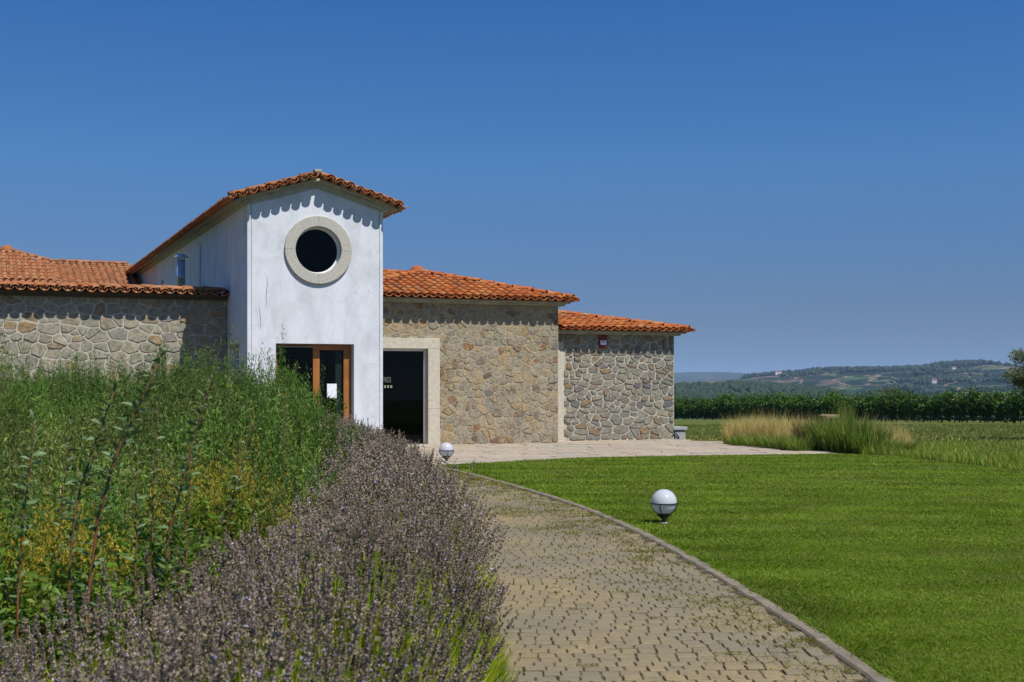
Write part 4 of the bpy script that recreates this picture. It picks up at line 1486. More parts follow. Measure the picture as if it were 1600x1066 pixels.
SH = [shrub_mesh(430, 105, .031, .0070, M['shrub_leaf'], 11, up=1.3), shrub_mesh(430, 105, .030, .0068, M['shrub_leaf'], 12, spread=.68, up=1.3),
      shrub_mesh(430, 105, .030, .0070, M['shrub_grey'], 13, up=1.3), shrub_mesh(430, 105, .029, .0070, M['shrub_grey'], 14, spread=.8, up=1.3), shrub_mesh(300, 70, .024, .010, M['shrub_yellow'], 15, spread=.7)]
SHL = ['fine leaved dark green shrub in the bed behind the lavender', 'fine leaved dark green shrub in the bed behind the lavender', 'fine leaved grey green shrub in the bed behind the lavender', 'fine leaved grey green shrub in the bed behind the lavender', 'low yellowing shrub among the green shrubs']
SHG = ['dark green shrubs in the bed', 'dark green shrubs in the bed', 'grey green shrubs in the bed', 'grey green shrubs in the bed', 'yellowing shrubs in the bed']
sfirst = {}
def put_shrub(x, y, h, wd, v):
    mtx = Matrix.Translation((x, y, 0)) @ Matrix.Rotation(random.uniform(0, 6.28), 4, 'Z') @ Matrix.Diagonal((wd, wd, h, 1))
    if v not in sfirst:
        sfirst[v] = plant('green_shrub' if v != 4 else 'yellow_shrub', SHL[v], 'shrub', SHG[v], SH[v], mtx)
    else:
        copy_thing(sfirst[v], mtx)
def top_h(y):
    return float(np.interp(y, [4.5, 6, 7.5, 9, 11, 14, 18, 21], [1.10, 1.16, 1.34, 1.60, 1.74, 1.80, 1.86, 1.88]))
y = 5.9
while y < 20:
    x = float(kerb_x(y)) - 3.95
    while x > -.42 * y - 1.2:
        h = top_h(y) * random.uniform(.84, 1.09)
        put_shrub(x + random.uniform(-.25, .25), y + random.uniform(-.3, .3), h, random.uniform(.9, 1.2), random.choice((0, 1, 2, 3, 3)) if y < 11 else random.choice((0, 0, 1, 1, 2)))
        x -= random.uniform(.85, 1.15)
    y += .95 if y < 10 else 1.25
for (px, py, z) in ((80, 800, 5.15), (35, 810, 5.1), (125, 805, 5.3), (60, 785, 5.6), (100, 790, 5.8), (345, 685, 7.2), (305, 715, 6.6), (375, 705, 7.0)):
    h = EYE - (py - HY) * z / F
    put_shrub((px - CX) / F * z, z, h, .62, 4)

# tall stems with broad leaves in front
def broad_leaf(L, W):
    mb = MB()
    k = 6
    V = []
    for i in range(k + 1):
        t_ = i / k
        wv = W / 2 * math.sin(math.pi * min(1, t_ * .94 + .03)) ** .8
        z = .10 * L * math.sin(t_ * 2.2) - .22 * L * t_ ** 2
        V += [(-wv, L * t_, z + .18 * wv), (0, L * t_, z - .10 * wv), (wv, L * t_, z + .18 * wv)]
    Fs = []
    for i in range(k):
        for j in (0, 1):
            Fs.append((i * 3 + j, i * 3 + j + 1, i * 3 + j + 4, i * 3 + j + 3))
    mb.mesh(V, Fs)
    me = mb.data('leaf', smooth=True, fix=False)
    me.materials.append(M['broad_leaf'])
    return me
LEAF = [broad_leaf(.056, .016), broad_leaf(.048, .017), broad_leaf(.062, .015)]
def tall_plant(ptop, pbot, z, label, n, size=1.0, rad=.006, lean=0.0):
    def w3(p, zz):
        return Vector(((p[0] - CX) / F * zz, zz, EYE - (p[1] - HY) * zz / F))
    a, b_ = w3(pbot, z), w3(ptop, z + lean)
    foot = Vector((a.x - (b_.x - a.x) * .35, a.y, 0))
    g = thing('tall_leafy_plant', label, 'plant', Matrix.Translation(foot), 'tall leafy stems rising from the bed')
    a -= foot; b_ -= foot
    pts = []
    for i in range(15):
        t_ = i / 14
        c0 = Vector((0, 0, 0)).lerp(a, min(1, t_ * 2)) if t_ < .5 else a.lerp(b_, (t_ - .5) * 2)
        pts.append(c0)
    # smooth once
    pts = [pts[0]] + [(pts[i - 1] + pts[i] * 2 + pts[i + 1]) / 4 + Vector((random.gauss(0, .003), 0, 0)) for i in range(1, 14)] + [pts[-1]]
    q = MB(); q.tube(pts, [rad * .82 * (1.15 - .8 * i / 14) for i in range(15)], 7); q.build('stem', M['red_stem'], g, smooth=True)
    n = int(n * 1.6)
    for i in range(n):
        t_ = .24 + .76 * (i + random.random()) / n
        f = t_ * 14
        i0 = min(13, int(f))
        p = pts[i0].lerp(pts[i0 + 1], f - i0)
        az = i * 2.4 + random.gauss(0, .3)
        s_ = size * random.uniform(.75, 1.2) * (1.0 if t_ < .85 else 1.0 - (t_ - .85) * 2.6)
        el = random.uniform(.1, .75) if t_ < .93 else random.uniform(.8, 1.3)
        obj('leaf', random.choice(LEAF), g, Matrix.Translation(p) @ Matrix.Rotation(az, 4, 'Z') @ Matrix.Rotation(el, 4, 'X') @ Matrix.Rotation(random.gauss(0, .7), 4, 'Y') @ Matrix.Scale(s_, 4))
        # small side shoots carry clusters
        if random.random() < .8:
            obj('leaf', random.choice(LEAF), g, Matrix.Translation(p) @ Matrix.Rotation(az + random.uniform(.6, 1.5), 4, 'Z') @ Matrix.Rotation(el + .3, 4, 'X') @ Matrix.Rotation(random.gauss(0, .8), 4, 'Y') @ Matrix.Scale(s_ * .75, 4))
tall_plant((250, 553), (150, 800), 4.6, 'tallest leaning reddish stem with large dark leaves at its tip', 50, 1.15, .0085)
tall_plant((182, 600), (112, 800), 4.7, 'leaning reddish leafy stem just left of the tallest one', 36, 1.0, .0065)
tall_plant((330, 588), (262, 840), 5.0, 'pale tipped leafy stem leaning right of the tallest one', 44, 1.05, .0065)
tall_plant((55, 655), (30, 860), 4.6, 'dark leafy stem near the left edge of the bed', 34, .95, .006)
tall_plant((246, 634), (238, 830), 5.6, 'slender upright stem with a small leafy tip behind the tallest one', 30, .75, .005)
tall_plant((214, 700), (212, 860), 5.0, 'short brown upright stem with sparse dark leaves', 22, .8, .005)
tall_plant((300, 668), (292, 850), 5.3, 'dark upright stem between pale tipped stem and lavender', 28, .85, .005)
tall_plant((112, 655), (90, 850), 5.2, 'thin leafy stem behind the left leaning stems', 28, .85, .005)
tall_plant((395, 660), (352, 830), 6.4, 'thin reddish stem standing at the edge of the lavender', 26, .8, .005)
tall_plant((448, 612), (440, 760), 8.5, 'wispy brown stem among the grey green shrubs', 26, .85, .006)

# bright basal leaves at their feet
def basal_mesh(seed):
    global rng
    keep_rng = rng
    rng = np.random.default_rng(seed)
    sp = Soup()
    ns = 130
    phi = rng.uniform(0, 2 * np.pi, ns); u = np.sqrt(rng.uniform(0, 1, ns))
    base = np.stack([np.cos(phi) * u * .2, np.sin(phi) * u * .2, np.zeros(ns)], 1)
    end = np.stack([np.cos(phi) * u * .42, np.sin(phi) * u * .42, (1 - .35 * u * u) * rng.uniform(.6, 1.05, ns)], 1)
    t = .25 + .75 * rng.uniform(0, 1, (ns, 34)) ** .6
    p = (base[:, None] + (end - base)[:, None] * t[..., None]).reshape(-1, 3)
    n = len(p)
    d = np.stack([rng.normal(0, 1, n), rng.normal(0, 1, n), rng.uniform(-.1, 1.1, n)], 1)
    L = rng.uniform(.028, .062, n)
    leaves(sp, p, d, L, L * rng.uniform(.28, .42, n), 0, .2)
    tw = Soup()
    blades(tw, base, end - base, np.linalg.norm(end - base, axis=1), np.full(ns, .006), np.zeros((ns, 3)))
    rng = keep_rng
    return (('foliage', sp.data('foliage', [M['basal_leaf']])), ('twigs', tw.data('twigs', [M['red_stem']])))
BA = [basal_mesh(21), basal_mesh(22)]
bf = {}
for i, (px, py, z) in enumerate(((-10, 880, 4.6), (60, 900, 4.75), (140, 890, 4.8), (210, 880, 5.0), (20, 860, 5.0), (260, 860, 5.4), (-40, 830, 5.0), (100, 860, 5.2), (235, 820, 5.7), (300, 810, 6.1), (-60, 780, 5.5), (345, 770, 6.5))):
    h = EYE - (py - 20 - HY) * z / F
    mtx = Matrix.Translation(((px - CX) / F * z, z, 0)) @ Matrix.Rotation(i * 1.3, 4, 'Z') @ Matrix.Diagonal((.95, .95, h, 1))
    v = i % 2
    if v not in bf:
        bf[v] = plant('leafy_clump', 'bushy clump of bright green lance shaped leaves at the foot of the tall stems', 'plant', 'leafy clumps at the foot of the tall stems', BA[v], mtx)
    else:
        copy_thing(bf[v], mtx)

# ------------------------------------------------------------------ grasses at the right
M['blond'] = mat_leaf('dry_blond_grass', [(0, (0.470, 0.357, 0.115)), (.4, (0.588, 0.469, 0.164)), (.8, (0.666, 0.551, 0.221)), (1, (0.392, 0.286, 0.082))], trans=.3, nscale=1.5, namt=.2, rough=.7)
M['reed'] = mat_leaf('green_reed_blade', [(0, (.05, .12, .014)), (.5, (.09, .19, .02)), (1, (.16, .25, .035))], trans=.3, nscale=1.5, namt=.3)
M['weed'] = mat_leaf('bright_weed_blade', [(0, (.12, .22, .014)), (.5, (.22, .32, .022)), (1, (.36, .38, .05))], trans=.35, nscale=.9, namt=.35)
M['brown_weed'] = mat_leaf('brown_seed_weed', [(0, (.11, .075, .03)), (.5, (.17, .12, .05)), (1, (.22, .16, .07))], trans=.2, nscale=2, namt=.3)
def tuft_mesh(n, H, rad, mats, split, seed, wd=.008, lean=.16):
    global rng
    keep_rng = rng
    rng = np.random.default_rng(seed)
    sp = Soup()
    for mi, frac, hs in split:
        k = int(n * frac)
        phi = rng.uniform(0, 6.28, k); u = np.sqrt(rng.uniform(0, 1, k))
        p = np.stack([np.cos(phi) * u * rad, np.sin(phi) * u * rad, np.zeros(k)], 1)
        d = np.stack([np.cos(phi) * u * lean + rng.normal(0, .10, k), np.sin(phi) * u * lean + rng.normal(0, .10, k), np.ones(k)], 1)
        bend = np.stack([rng.normal(0, .13, k), rng.normal(0, .13, k), -np.abs(rng.normal(0, .06, k))], 1)
        blades(sp, p, d, H * hs * rng.uniform(.6, 1.1, k), wd * rng.uniform(.6, 1.3, k), bend, mi)
    rng = keep_rng
    return sp.data('blades', mats)
TB = [tuft_mesh(850, .74, .38, [M['blond'], M['weed'], M['reed']], ((0, .34, 1.0), (0, .05, 1.25), (0, .16, .75), (1, .20, .5), (2, .25, .42)), s_, wd=.0085, lean=.16) for s_ in (31, 32)]
TR = [tuft_mesh(900, .92, .34, [M['reed'], M['weed'], M['blond']], ((0, .58, 1.0), (1, .30, .95), (2, .06, 1.15), (2, .06, .9)), s_, wd=.011, lean=.30) for s_ in (33, 34)]
TD = tuft_mesh(700, .8, .30, [M['brown_weed'], M['reed']], ((0, .6, 1.0), (1, .4, .7)), 35, wd=.011)
def on_ground(px, py, z=None):
    z = F * EYE / (py - HY)
    return (px - CX) / F * z, z
def tufts(name, label, group, meshes, spots):
    r0 = None
    for i, (px, py, s_, sz) in enumerate(spots):
        x, y = on_ground(px, py)
        mtx = Matrix.Translation((x, y, -.01)) @ Matrix.Rotation(i * 1.9, 4, 'Z') @ Matrix.Diagonal((s_, s_, sz, 1))
        g = thing(name, label, 'grass clump', mtx, group)
        tag(obj('blades', meshes[i % len(meshes)], g), kind='stuff')
bl = []
for k in range(15):
    t_ = k / 14
    bl.append((1152 + 125 * t_ + random.uniform(-3, 3), 691 + 9 * t_ + random.uniform(-1, 4), random.uniform(.85, 1.15), random.uniform(.85, 1.1)))
for k in range(6):
    bl.append((1158 + 22 * k, 684 + 2.2 * k, 1.0, random.uniform(.9, 1.1)))
tufts('blond_grass_clump', 'clump of tall dry blond grass at the edge of the terrace', 'dry blond grass clumps by the terrace', TB, bl)
tufts('dark_weed_clump', 'dark brown seeded weed between the blond grass and green reeds', None, [TD], [(1266, 703, 1.1, 1.12)])
tufts('green_reed_clump', 'clump of green blades among the reeds and grass edging the terrace', 'green clumps edging the terrace', TR, [(1290, 704, 1.0, .9), (1312, 706, 1.1, 1.05), (1330, 707, 1.0, 1.0), (1350, 708, 1.0, .85), (1362, 706, .9, .75), (1335, 703, 1.0, .9), (1300, 701, 1.0, .85), (1322, 705, .4, 1.35), (1160, 697, .7, .36), (1185, 699, .7, .4), (1208, 701, .8, .42), (1230, 703, .8, .45), (1250, 705, .8, .45), (1380, 709, .8, .4), (1400, 708, .9, .38)])
tufts('pale_grass_clump', 'pale blond grass clump right of the green reeds', 'pale grass clumps right of the reeds', TB, [(1372, 703, .8, .85), (1388, 702, .9, .9), (1400, 701, .8, .85), (1412, 703, .6, .6), (1352, 699, .8, .9)])

# low weeds between the lawn and the meadow
def weeds():
    sp = Soup()
    n = 260000
    x = rng.uniform(7.6, 17, n); y = rng.uniform(15.5, 34, n)
    f = lawn_far(x)
    bx = np.interp(y, [29.0, 33], [7.6, 6.4])
    fade = np.exp(-((y - f) / 5.5).clip(0, 9))
    ok = (y > f - .05) & (rng.uniform(0, 1, n) < fade + .10) & (x < .42 * y + 2.2) & (x > bx + .4)
    x, y = x[ok], y[ok]; n = len(x)
    clump = (np.sin(x * 1.3 + 1.0) * np.sin(y * 1.1 + x * .4) * .5 + .5) * .7 + .3
    f = lawn_far(x)
    L = rng.uniform(.14, .42, n) * clump * (.55 + .6 * np.exp(-((y - f) / 3).clip(0, 9)))
    d = np.stack([rng.normal(0, .35, n), rng.normal(0, .35, n), np.ones(n)], 1)
    mi = rng.uniform(0, 1, n)
    p = np.stack([x, y, np.full(n, -.02)], 1)
    bend = rng.normal(0, .2, (n, 3)) * [1, 1, .3]
    for i, (lo, hi) in enumerate(((0, .72), (.72, .9), (.9, 1.0))):
        s_ = (mi >= lo) & (mi < hi)
        blades(sp, p[s_], d[s_], L[s_], rng.uniform(.006, .013, s_.sum()), bend[s_], i)
    tag(obj('meadow_weeds', sp.data('meadow_weeds', [M['weed'], M['reed'], M['blond']])), 'bright green uncut weeds along the edge of the lawn', kind='stuff')
    # dry brown grass patch and rough meadow further back
    sp = Soup()
    n = 130000
    y = rng.uniform(26, 75, n); x = rng.uniform(.10, .47, n) * y
    ok = ~((x < 7.8) & (y < 37.5)) & (y > lawn_far(x) + 1)
    x, y = x[ok], y[ok]; n = len(x)
    dry = (np.sin(x * .45 + 2) * np.sin(y * .35 + .5 * x) > .1) | ((x > 14) & (y < 45))
    L = rng.uniform(.03, .08, n) * np.where(dry & (x > 11), 1.7, 1.0)
    d = np.stack([rng.normal(0, .5, n), rng.normal(0, .5, n), np.ones(n)], 1)
    p = np.stack([x, y, gz(y) - .03], 1)
    pick = rng.uniform(0, 1, n) < np.where(dry, .14, .03)
    wdt = .006 + y * .0004
    blades(sp, p[pick], d[pick], L[pick], wdt[pick], np.zeros((pick.sum(), 3)), 1)
    blades(sp, p[~pick], d[~pick], L[~pick], wdt[~pick], np.zeros(((~pick).sum(), 3)), 0)
    mm = mat_leaf('rough_meadow_grass', [(0, (.11, .16, .022)), (.5, (.15, .19, .03)), (1, (.20, .20, .05))], obj_rand=False, nscale=.4)
    tag(obj('meadow_grass', sp.data('meadow_grass', [mm, M['blond']])), 'rough olive meadow grass in front of the vines', kind='stuff')
weeds()

# a low round well cover behind the reeds
def well():
    z = 40.0
    x = (1296 - CX) / F * z
    zt = EYE - (647 - HY) * z / F
    g = thing('well_ring', 'low round tan well ring showing behind the green reeds', 'well', T(x, z, gzf(z) - .05))
    h = zt - gzf(z) + .05
    q = MB(); q.lathe([(.27, 0), (.27, h - .1)], 24); q.build('shaft', mat_plain('brown_shaft', (.16, .125, .08), .9, .1), g, smooth=True)
    q = MB(); q.lathe([(.0, h - .03), (.26, h - .02), (.33, h - .04), (.33, h - .12), (.25, h - .13)], 24); q.build('cover', mat_plain('tan_cover', (.30, .225, .13), .9, .1), g)
well()

# ------------------------------------------------------------------ vines
M['vine_leaf'] = mat_leaf('vine_leaf', [(0, (.032, .09, .011)), (.4, (.058, .14, .015)), (.75, (.10, .185, .022)), (1, (.18, .25, .05))], trans=.3, nscale=.25, namt=.35)
M['bark'] = mat_plain('grey_brown_bark', (.17, .14, .10), .9, .15, nscale=14, namt=.35, bstr=.7)
def vine_mesh(seed):
    global rng
    keep_rng = rng
    rng = np.random.default_rng(seed)
    sp = Soup()
    n = 1500
    x = rng.uniform(-.9, .9, n)
    hh = 1.72 + .22 * math.sin(seed) + .18 * np.sin(x * 4 + seed) 
    z = .10 + (hh - .10) * rng.uniform(0, 1, n) ** .8
    yv = rng.normal(0, .24, n) * (.6 + .6 * np.sin((z - .3) / 1.6 * 2.6).clip(0, 1))
    # leave the foot open in places
    p = np.stack([x, yv, z], 1)
    ok = (z > .5) | (rng.uniform(0, 1, n) < .6) & (np.abs(x) > .12)
    p = p[ok]; n = len(p)
    d = np.stack([rng.normal(0, 1, n), rng.normal(-.4, .8, n), rng.normal(-.3, .7, n)], 1)
    L = rng.uniform(.10, .19, n)
    leaves(sp, p, d, L, L * rng.uniform(.8, 1.1, n), 0, .12)
    # shoots above
    k = 26
    xs = rng.uniform(-.8, .8, k)
    for i in range(k):
        m = 9
        t = np.linspace(0, 1, m)
        b0 = np.array([xs[i], rng.normal(0, .1), 1.55])
        dv = np.array([rng.normal(0, .2), rng.normal(0, .15), rng.uniform(.25, .62)])
        leaves(sp, b0 + dv * t[:, None] + rng.normal(0, .03, (m, 3)), rng.normal(size=(m, 3)) + [0, 0, .3], rng.uniform(.07, .13, m), rng.uniform(.06, .1, m))
    rng = keep_rng
    return sp.data('foliage', [M['vine_leaf']])
VM = [vine_mesh(s_) for s_ in (41, 42, 43, 44)]
tk = MB(); tk.tube([(0, 0, -.1), (.03, 0, .3), (-.03, .02, .62), (.02, 0, 1.0)], [.05, .045, .04, .035], 8); tk = tk.data('trunk', smooth=True); tk.materials.append(M['bark'])
A_, B_ = Vector((15.5, 130.0)), Vector((35.5, 83.0))
d = (B_ - A_).normalized()
Lr = (B_ - A_).length + 14
rv = math.atan2(d.y, d.x)
k = 0
s_ = -6.0
vf = {}
while s_ < Lr:
    p = A_ + d * s_
    mtx = Matrix.Translation((p.x, p.y, gzf(p.y) - .03)) @ Matrix.Rotation(rv + (math.pi if k % 2 else 0), 4, 'Z') @ Matrix.Diagonal((1, 1, random.uniform(.92, 1.24), 1))
    v = random.randrange(4)
    if v not in vf:
        g = thing('grape_vine', 'leafy dark green vine in the trellised row beyond the meadow', 'vine', mtx, 'vines in the row beyond the meadow')
        tag(obj('foliage', VM[v], g), kind='stuff'); obj('trunk', tk, g)
        vf[v] = g
    else:
        copy_thing(vf[v], mtx)
    if k % 5 == 2:
        q = MB(); q.tube([(0, 0, -.1), (.02, 0, 1.0), (0, 0, 1.75)], .035, 8)
        o = q.build('trellis_post', M['grey_stone'], None, smooth=True, m=Matrix.Translation((p.x + .35, p.y - .42, gzf(p.y))))
        tag(o, 'thin grey trellis post standing in the row of vines', 'post', 'trellis posts in the row of vines')
    s_ += 1.25
    k += 1

# ------------------------------------------------------------------ trees
M['olive_leaf'] = mat_leaf('olive_leaf', [(0, (0.069, 0.098, 0.035)), (.4, (0.127, 0.155, 0.061)), (.8, (0.196, 0.218, 0.099)), (1, (0.310, 0.322, 0.187))], trans=.2, nscale=1.5, namt=.3)
M['pale_leaf'] = mat_leaf('pale_tree_leaf', [(0, (.075, .115, .045)), (.5, (.12, .16, .07)), (1, (.18, .21, .12))], trans=.25, nscale=.4, namt=.3)
def tree_mesh(seed, nl, leafL, mat, nc, clump_r, crown_w, crown_h, z0, trunk_r):
    rs = np.random.default_rng(seed)
    global rng
    keep_rng = rng
    rng = rs
    tr = MB()
    top = Vector((rs.normal(0, .1), rs.normal(0, .1), z0))
    tr.tube([(0, 0, -.2), (trunk_r * .5, 0, z0 * .4), tuple(top)], [trunk_r * 1.3, trunk_r, trunk_r * .8], 10)
    cents = []
    for i in range(nc):
        ph = rs.uniform(0, 6.28); u = math.sqrt(rs.uniform(0, 1)); v = rs.uniform(-.35, 1)
        sc_ = math.sqrt(max(.05, 1 - v * v))
        c = Vector((math.cos(ph) * u * crown_w * sc_, math.sin(ph) * u * crown_w * sc_, z0 + crown_h * (.4 + .6 * v)))
        cents.append(c)
        mid = top.lerp(c, .5) + Vector((rs.normal(0, .08), rs.normal(0, .08), rs.normal(.05, .08))) * crown_w
        tr.tube([tuple(top), tuple(mid), tuple(c)], [trunk_r * .45, trunk_r * .25, trunk_r * .08], 6)
    sp = Soup()
    per = nl // nc
    for c in cents:
        r_ = clump_r * rs.uniform(.6, 1.25)
        q = rs.normal(0, 1, (per, 3)); q = norm(q) * (rs.uniform(0, 1, (per, 1)) ** .45) * r_ * [1, 1, .72]
        d = norm(q) * .6 + rs.normal(0, .6, (per, 3))
        L = leafL * rs.uniform(.6, 1.3, per)
        leaves(sp, np.array(c) + q, d, L, L * .34)
    rng = keep_rng
    return tr.data('trunk', smooth=True), sp.data('crown', [mat])
def tree(name, label, cat, m, meshes, group=None):
    g = thing(name, label, cat, m, group)
    obj('trunk', meshes[0], g, None, M['bark'])
    tag(obj('crown', meshes[1], g), kind='stuff')
    return g
ol = tree_mesh(51, 9000, .11, M['olive_leaf'], 34, .38, 1.45, 1.7, 1.35, .13)
zt = 36.0
tree('olive_tree', 'grey green olive tree reaching in at the right edge above the vines', 'tree', T((1643 - CX) / F * zt, zt, .30, .6, .78), ol)
pt = [tree_mesh(60 + i, 2600, .34, M['pale_leaf'], 16, .95, 2.3, 3.0, 1.6, .16) for i in range(2)]
pf = {}
for i, (px, py, z, s_) in enumerate(((1390, 607, 150, .85), (1412, 613, 152, .7), (1140, 621, 170, .95), (1205, 620, 168, 1.0), (1225, 621, 172, .9), (1095, 623, 175, .8), (1470, 617, 140, .6), (1530, 617, 138, .7), (1330, 620, 160, .7))):
    top = EYE - (py - HY) * z / F
    zg = gzf(z)
    s2 = s_
    mtx = Matrix.Translation(((px - CX) / F * z, z, top - 4.75 * s2)) @ Matrix.Rotation(i * 1.1, 4, 'Z') @ Matrix.Scale(s2, 4)
    v = i % 2
    if v not in pf:
        pf[v] = tree('pale_tree', 'pale green tree crown showing over the row of vines', 'tree', mtx, pt[v], 'pale trees behind the vines')
    else:
        copy_thing(pf[v], mtx)

# ------------------------------------------------------------------ hills
def mat_hill(name, woods, field, soil, sc, wood_bias):
    m, t, b = mat_new(name, .95, .05)
    v = t.nodes.new('ShaderNodeTexVoronoi')
    v.inputs['Scale'].default_value = sc
    mp = pos_vec(t, (1, .55, 2.2))
    nz = t.nodes.new('ShaderNodeTexNoise'); nz.inputs['Scale'].default_value = sc * 1.5; nz.inputs['Detail'].default_value = 4
    t.links.new(mp, nz.inputs['Vector'])
    ad = t.nodes.new('ShaderNodeVectorMath'); ad.operation = 'MULTIPLY_ADD'
    t.links.new(nz.outputs['Color'], ad.inputs[0]); ad.inputs[1].default_value = (.6 / sc, .6 / sc, .6 / sc); t.links.new(mp, ad.inputs[2])
    t.links.new(ad.outputs[0], v.inputs['Vector'])
    sep = t.nodes.new('ShaderNodeSeparateColor')
    t.links.new(v.outputs['Color'], sep.inputs[0])
    r = ramp(t, [(0, woods), (wood_bias, woods), (wood_bias + .02, field), (wood_bias + .22, tuple(x * 1.25 for x in field)), (wood_bias + .25, soil), (1, woods)], 'LINEAR')
    t.links.new(sep.outputs[0], r.inputs[0])
    c = mixc(t, maprange(t, noise(t, sc * 2.2, 6, .7), .46, .56, 0, .9), r.outputs[0], woods)
    c = mixc(t, 1.0, c, maprange(t, noise(t, sc * 14, 5, .8), .3, .7, .5, 1.5), 'MULTIPLY')
    # thin tracks
    v2 = t.nodes.new('ShaderNodeTexVoronoi'); v2.feature = 'DISTANCE_TO_EDGE'; v2.inputs['Scale'].default_value = sc * .55
    t.links.new(ad.outputs[0], v2.inputs['Vector'])
    c = mixc(t, maprange(t, v2.outputs['Distance'], 0, .018, .65, 0), c, tuple(x * 1.3 for x in soil))
    t.links.new(c, b.inputs['Base Color'])
    bump(t, b, noise(t, sc * 18, 5, .75), 1.0, .35 / sc * .08)
    return m

class Hill:
    def __init__(self, name, label, prof, Dist, front, back, base, mat, rough, seed):
        self.prof, self.D, self.front, self.back, self.base = prof, Dist, front, back, base
        px = np.linspace(-900, 2600, 260)
        yy = np.interp(px, [p[0] for p in prof], [p[1] for p in prof])
        rs = np.random.default_rng(seed)
        crest = EYE + (HY - yy) * Dist / F
        self.px, self.crest = px, crest
        ts = np.linspace(0, 1, 46)
        rows = []
        ph = rs.uniform(0, 6.28, 12)
        X = (px - CX) / F * Dist
        for t_ in ts:
            y = Dist - front * (1 - t_)
            s_ = math.sin(t_ * math.pi / 2) ** 1.15
            wob = sum(np.sin(X * (.0022 * (i + 1)) * 2500 / Dist * 1.6 + ph[i] + t_ * (3 + i)) * rough / (i + 1.0) for i in range(6)) * math.sin(t_ * math.pi) 
            rows.append(np.stack([X, np.full_like(X, y), base + (crest - base) * s_ + wob], 1))
        for t_ in np.linspace(.1, 1, 8):
            rows.append(np.stack([X, np.full_like(X, Dist + back * t_), crest + (base - crest) * (t_ ** 1.5)], 1))
        self.rows = rows
        self.nf = len(ts)
        mb = MB()
        n = len(px)
        V = np.concatenate(rows)
        Fs = [(i * n + j, i * n + j + 1, (i + 1) * n + j + 1, (i + 1) * n + j) for i in range(len(rows) - 1) for j in range(n - 1)]
        mb.mesh([tuple(v) for v in V], Fs)
        tag(mb.build(name, mat, smooth=True, fix=False), label, kind='structure')
    def find(self, px, py):
        j = int(np.argmin(np.abs(self.px - px)))
        best = None
        for i in range(self.nf):
            v = self.rows[i][j]
            q = HY - (v[2] - EYE) * F / v[1]
            if best is None or abs(q - py) < best[0]:
                best = (abs(q - py), v)
        v = best[1]
        return Vector(((px - CX) / F * v[1], v[1], v[2]))
    def sample(self, t_, px):
        i = min(self.nf - 1, int(t_ * (self.nf - 1)))
        j = int(np.clip(np.searchsorted(self.px, px), 0, len(self.px) - 1))
        return self.rows[i][j]

h_far = Hill('far_ridge', 'far blue ridge on the horizon', [(-900, 588), (700, 585), (1000, 583), (1045, 583.5), (1072, 581.8), (1092, 582.6), (1108, 581.2), (1130, 583), (1150, 583.6), (1175, 586), (1210, 588), (1300, 590), (2600, 592)], 9500, 3500, 1500, -60, mat_hill('far_ridge_cover', (.04, .06, .03), (.07, .09, .04), (.2, .16, .11), .004, .6), 6, 1)
h_main = Hill('far_hill', 'hazy hill of woods, vineyards and pale tracks behind the vines', [(-900, 600), (800, 600), (1000, 599), (1080, 597), (1150, 592.5), (1185, 588.5), (1220, 585), (1250, 582.5), (1285, 579), (1320, 578.5), (1345, 577), (1380, 577.5), (1420, 576), (1445, 575.5), (1464, 571), (1490, 569), (1512, 572), (1530, 579), (1560, 582), (1600, 585), (1700, 580), (1900, 586), (2600, 592)], 3400, 1900, 900, -70, mat_hill('far_hill_cover', (.016, .033, .016), (.062, .105, .026), (.30, .21, .13), .0125, .34), 15.0, 2)
h_wood = Hill('wooded_hill', 'nearer dark wooded hillside above the vines', [(-900, 606), (900, 600), (1060, 604), (1110, 602), (1150, 602), (1200, 604), (1240, 608), (1270, 616), (1310, 625), (1400, 634), (2600, 640)], 1700, 800, 500, -64, mat_hill('wooded_hill_cover', (.018, .036, .016), (.10, .125, .042), (.18, .15, .09), .012, .70), 2.0, 3)

# trees of the far woods: one mass, real crowns
def woods(name, label, hill, spots, size, seed, mat):
    rs = np.random.default_rng(seed)
    ico = bmesh.new()
    bmesh.ops.create_icosphere(ico, subdivisions=1, radius=1)
    V0 = np.array([v.co[:] for v in ico.verts]); F0 = np.array([[v.index for v in f.verts] for f in ico.faces])
    ico.free()
    P = np.array(spots)
    n = len(P)
    s_ = size * rs.uniform(.55, 1.3, n)
    V = V0[None] * (1 + rs.normal(0, .16, (n, len(V0), 1))) * s_[:, None, None] * np.array([1, 1, 1.05])
    V = V + P[:, None] + np.stack([np.zeros(n), np.zeros(n), s_ * .6], 1)[:, None]
    sp = Soup()
    sp.add(V, F0)
    tag(obj(name, sp.data(name, [mat], smooth=True)), label, kind='stuff')
M['far_tree'] = mat_var('far_tree_crown', [(0, (0.017, 0.032, 0.014)), (.5, (0.026, 0.045, 0.017)), (1, (0.039, 0.058, 0.022))], nscale=.25, namt=.4, bstr=0, obj_rand=False)
rs = np.random.default_rng(5)
sp_ = []
for i in range(8500):
    px = rs.uniform(880, 1330); t_ = rs.uniform(.30, 1.0)
    v = h_wood.sample(t_, px)
    q = HY - (v[2] - EYE) * F / v[1]
    if px < 1130 and 597 < q < 605 and rs.uniform() < .85:
        continue
    if rs.uniform() < .15 + .85 * (math.sin(px * .05 + t_ * 9) > -.75):
        sp_.append((v[0] + rs.normal(0, 8), v[1] + rs.normal(0, 10), v[2]))
woods('forest', 'dark pine and oak wood on the nearer hillside', h_wood, sp_, 3.4, 6, M['far_tree'])
sp_ = []
cl = [(rs.uniform(1150, 1900), rs.uniform(.25, 1.0)) for i in range(75)] + [(rs.uniform(1180, 1640), rs.uniform(.96, 1.0)) for i in range(36)] + [(rs.uniform(1455, 1530), rs.uniform(.9, 1)) for i in range(14)]
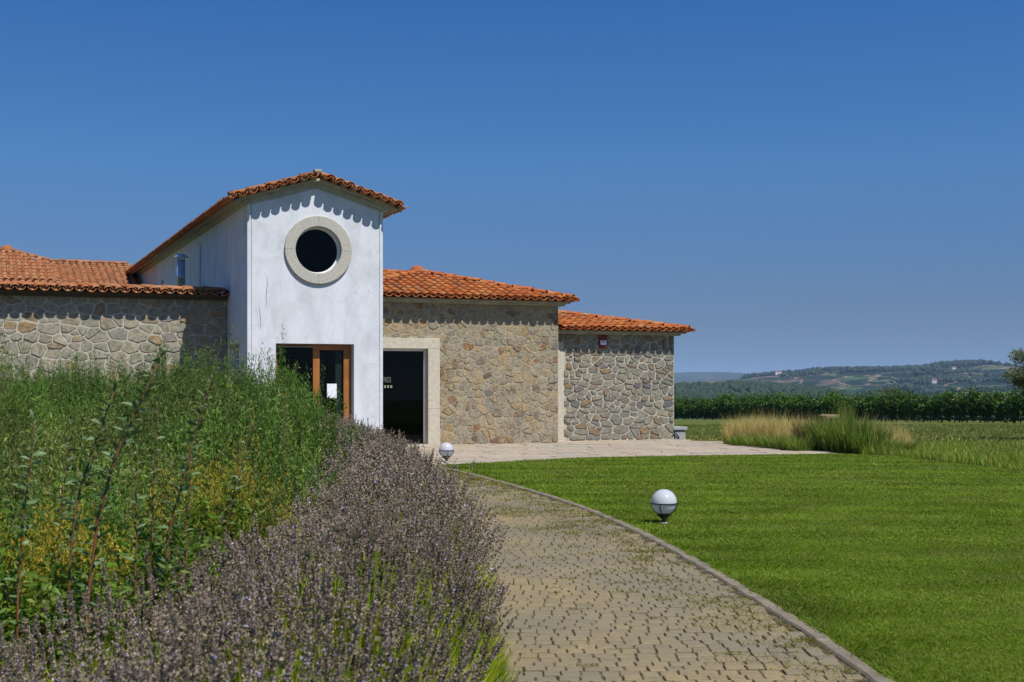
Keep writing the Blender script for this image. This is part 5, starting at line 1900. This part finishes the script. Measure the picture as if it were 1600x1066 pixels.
for (px, t_) in cl:
    for k in range(rs.integers(20, 90)):
        v = h_main.sample(min(1, max(0, t_ + rs.normal(0, .012))), px + rs.normal(0, 14))
        sp_.append((v[0] + rs.normal(0, 12), v[1] + rs.normal(0, 14), v[2]))
woods('hill_trees', 'dark clumps of trees scattered over the hazy hill', h_main, sp_, 4.6, 8, M['far_tree'])

# white houses far off on the hill
HM = mat_plain('far_white_wash', (.72, .70, .66), .9, .1)
RM = mat_plain('far_tiled_roof', (.30, .13, .07), .9, .1)
for (px, py, w_, h_, lb) in ((1387, 580, 13, 5, 'white house on the hill crest left of the wooded knoll'), (1216, 583, 16, 4, 'long low white building on the left shoulder of the hill'), (1490, 577, 9, 5, 'small pale house just below the wooded knoll'), (1552, 580, 10, 4, 'pale house at the right end of the hill crest'), (1460, 596, 9, 4, 'small white farmhouse halfway down the hill')):
    p = h_main.find(px, py)
    g = thing('hill_house', lb, 'house', Matrix.Translation(p) @ Matrix.Rotation(random.uniform(-.4, .4), 4, 'Z'), 'white houses far off on the hill')
    q = MB(); q.box(-w_ / 2, w_ / 2, -4, 4, -3, h_); q.build('wall', HM, g)
    q = MB(); q.mesh([(-w_ / 2 - .5, -4.6, h_ + .05), (w_ / 2 + .5, -4.6, h_ + .05), (w_ / 2 + .5, 4.6, h_ + .05), (-w_ / 2 - .5, 4.6, h_ + .05), (-w_ / 2 - .5, 0, h_ + 1.9), (w_ / 2 + .5, 0, h_ + 1.9)], [(0, 1, 5, 4), (2, 3, 4, 5), (0, 4, 3), (1, 2, 5), (3, 2, 1, 0)]); q.build('roof', RM, g)

# ------------------------------------------------------------------ air
hz = bpy.data.materials.new('hazy_air')
hz.use_nodes = True
t = hz.node_tree
t.nodes.remove(t.nodes['Principled BSDF'])
pv = t.nodes.new('ShaderNodeVolumePrincipled')
pv.inputs['Color'].default_value = (.46, .68, 1.0, 1)
pv.inputs['Density'].default_value = 0.000065
pv.inputs['Anisotropy'].default_value = 0.0
t.links.new(pv.outputs[0], t.nodes['Material Output'].inputs['Volume'])
hb = MB(); hb.box(-15500, 15500, -60, 14500, -72, 150)
tag(hb.build('haze', hz), 'thin blue summer haze over the valley', kind='stuff')
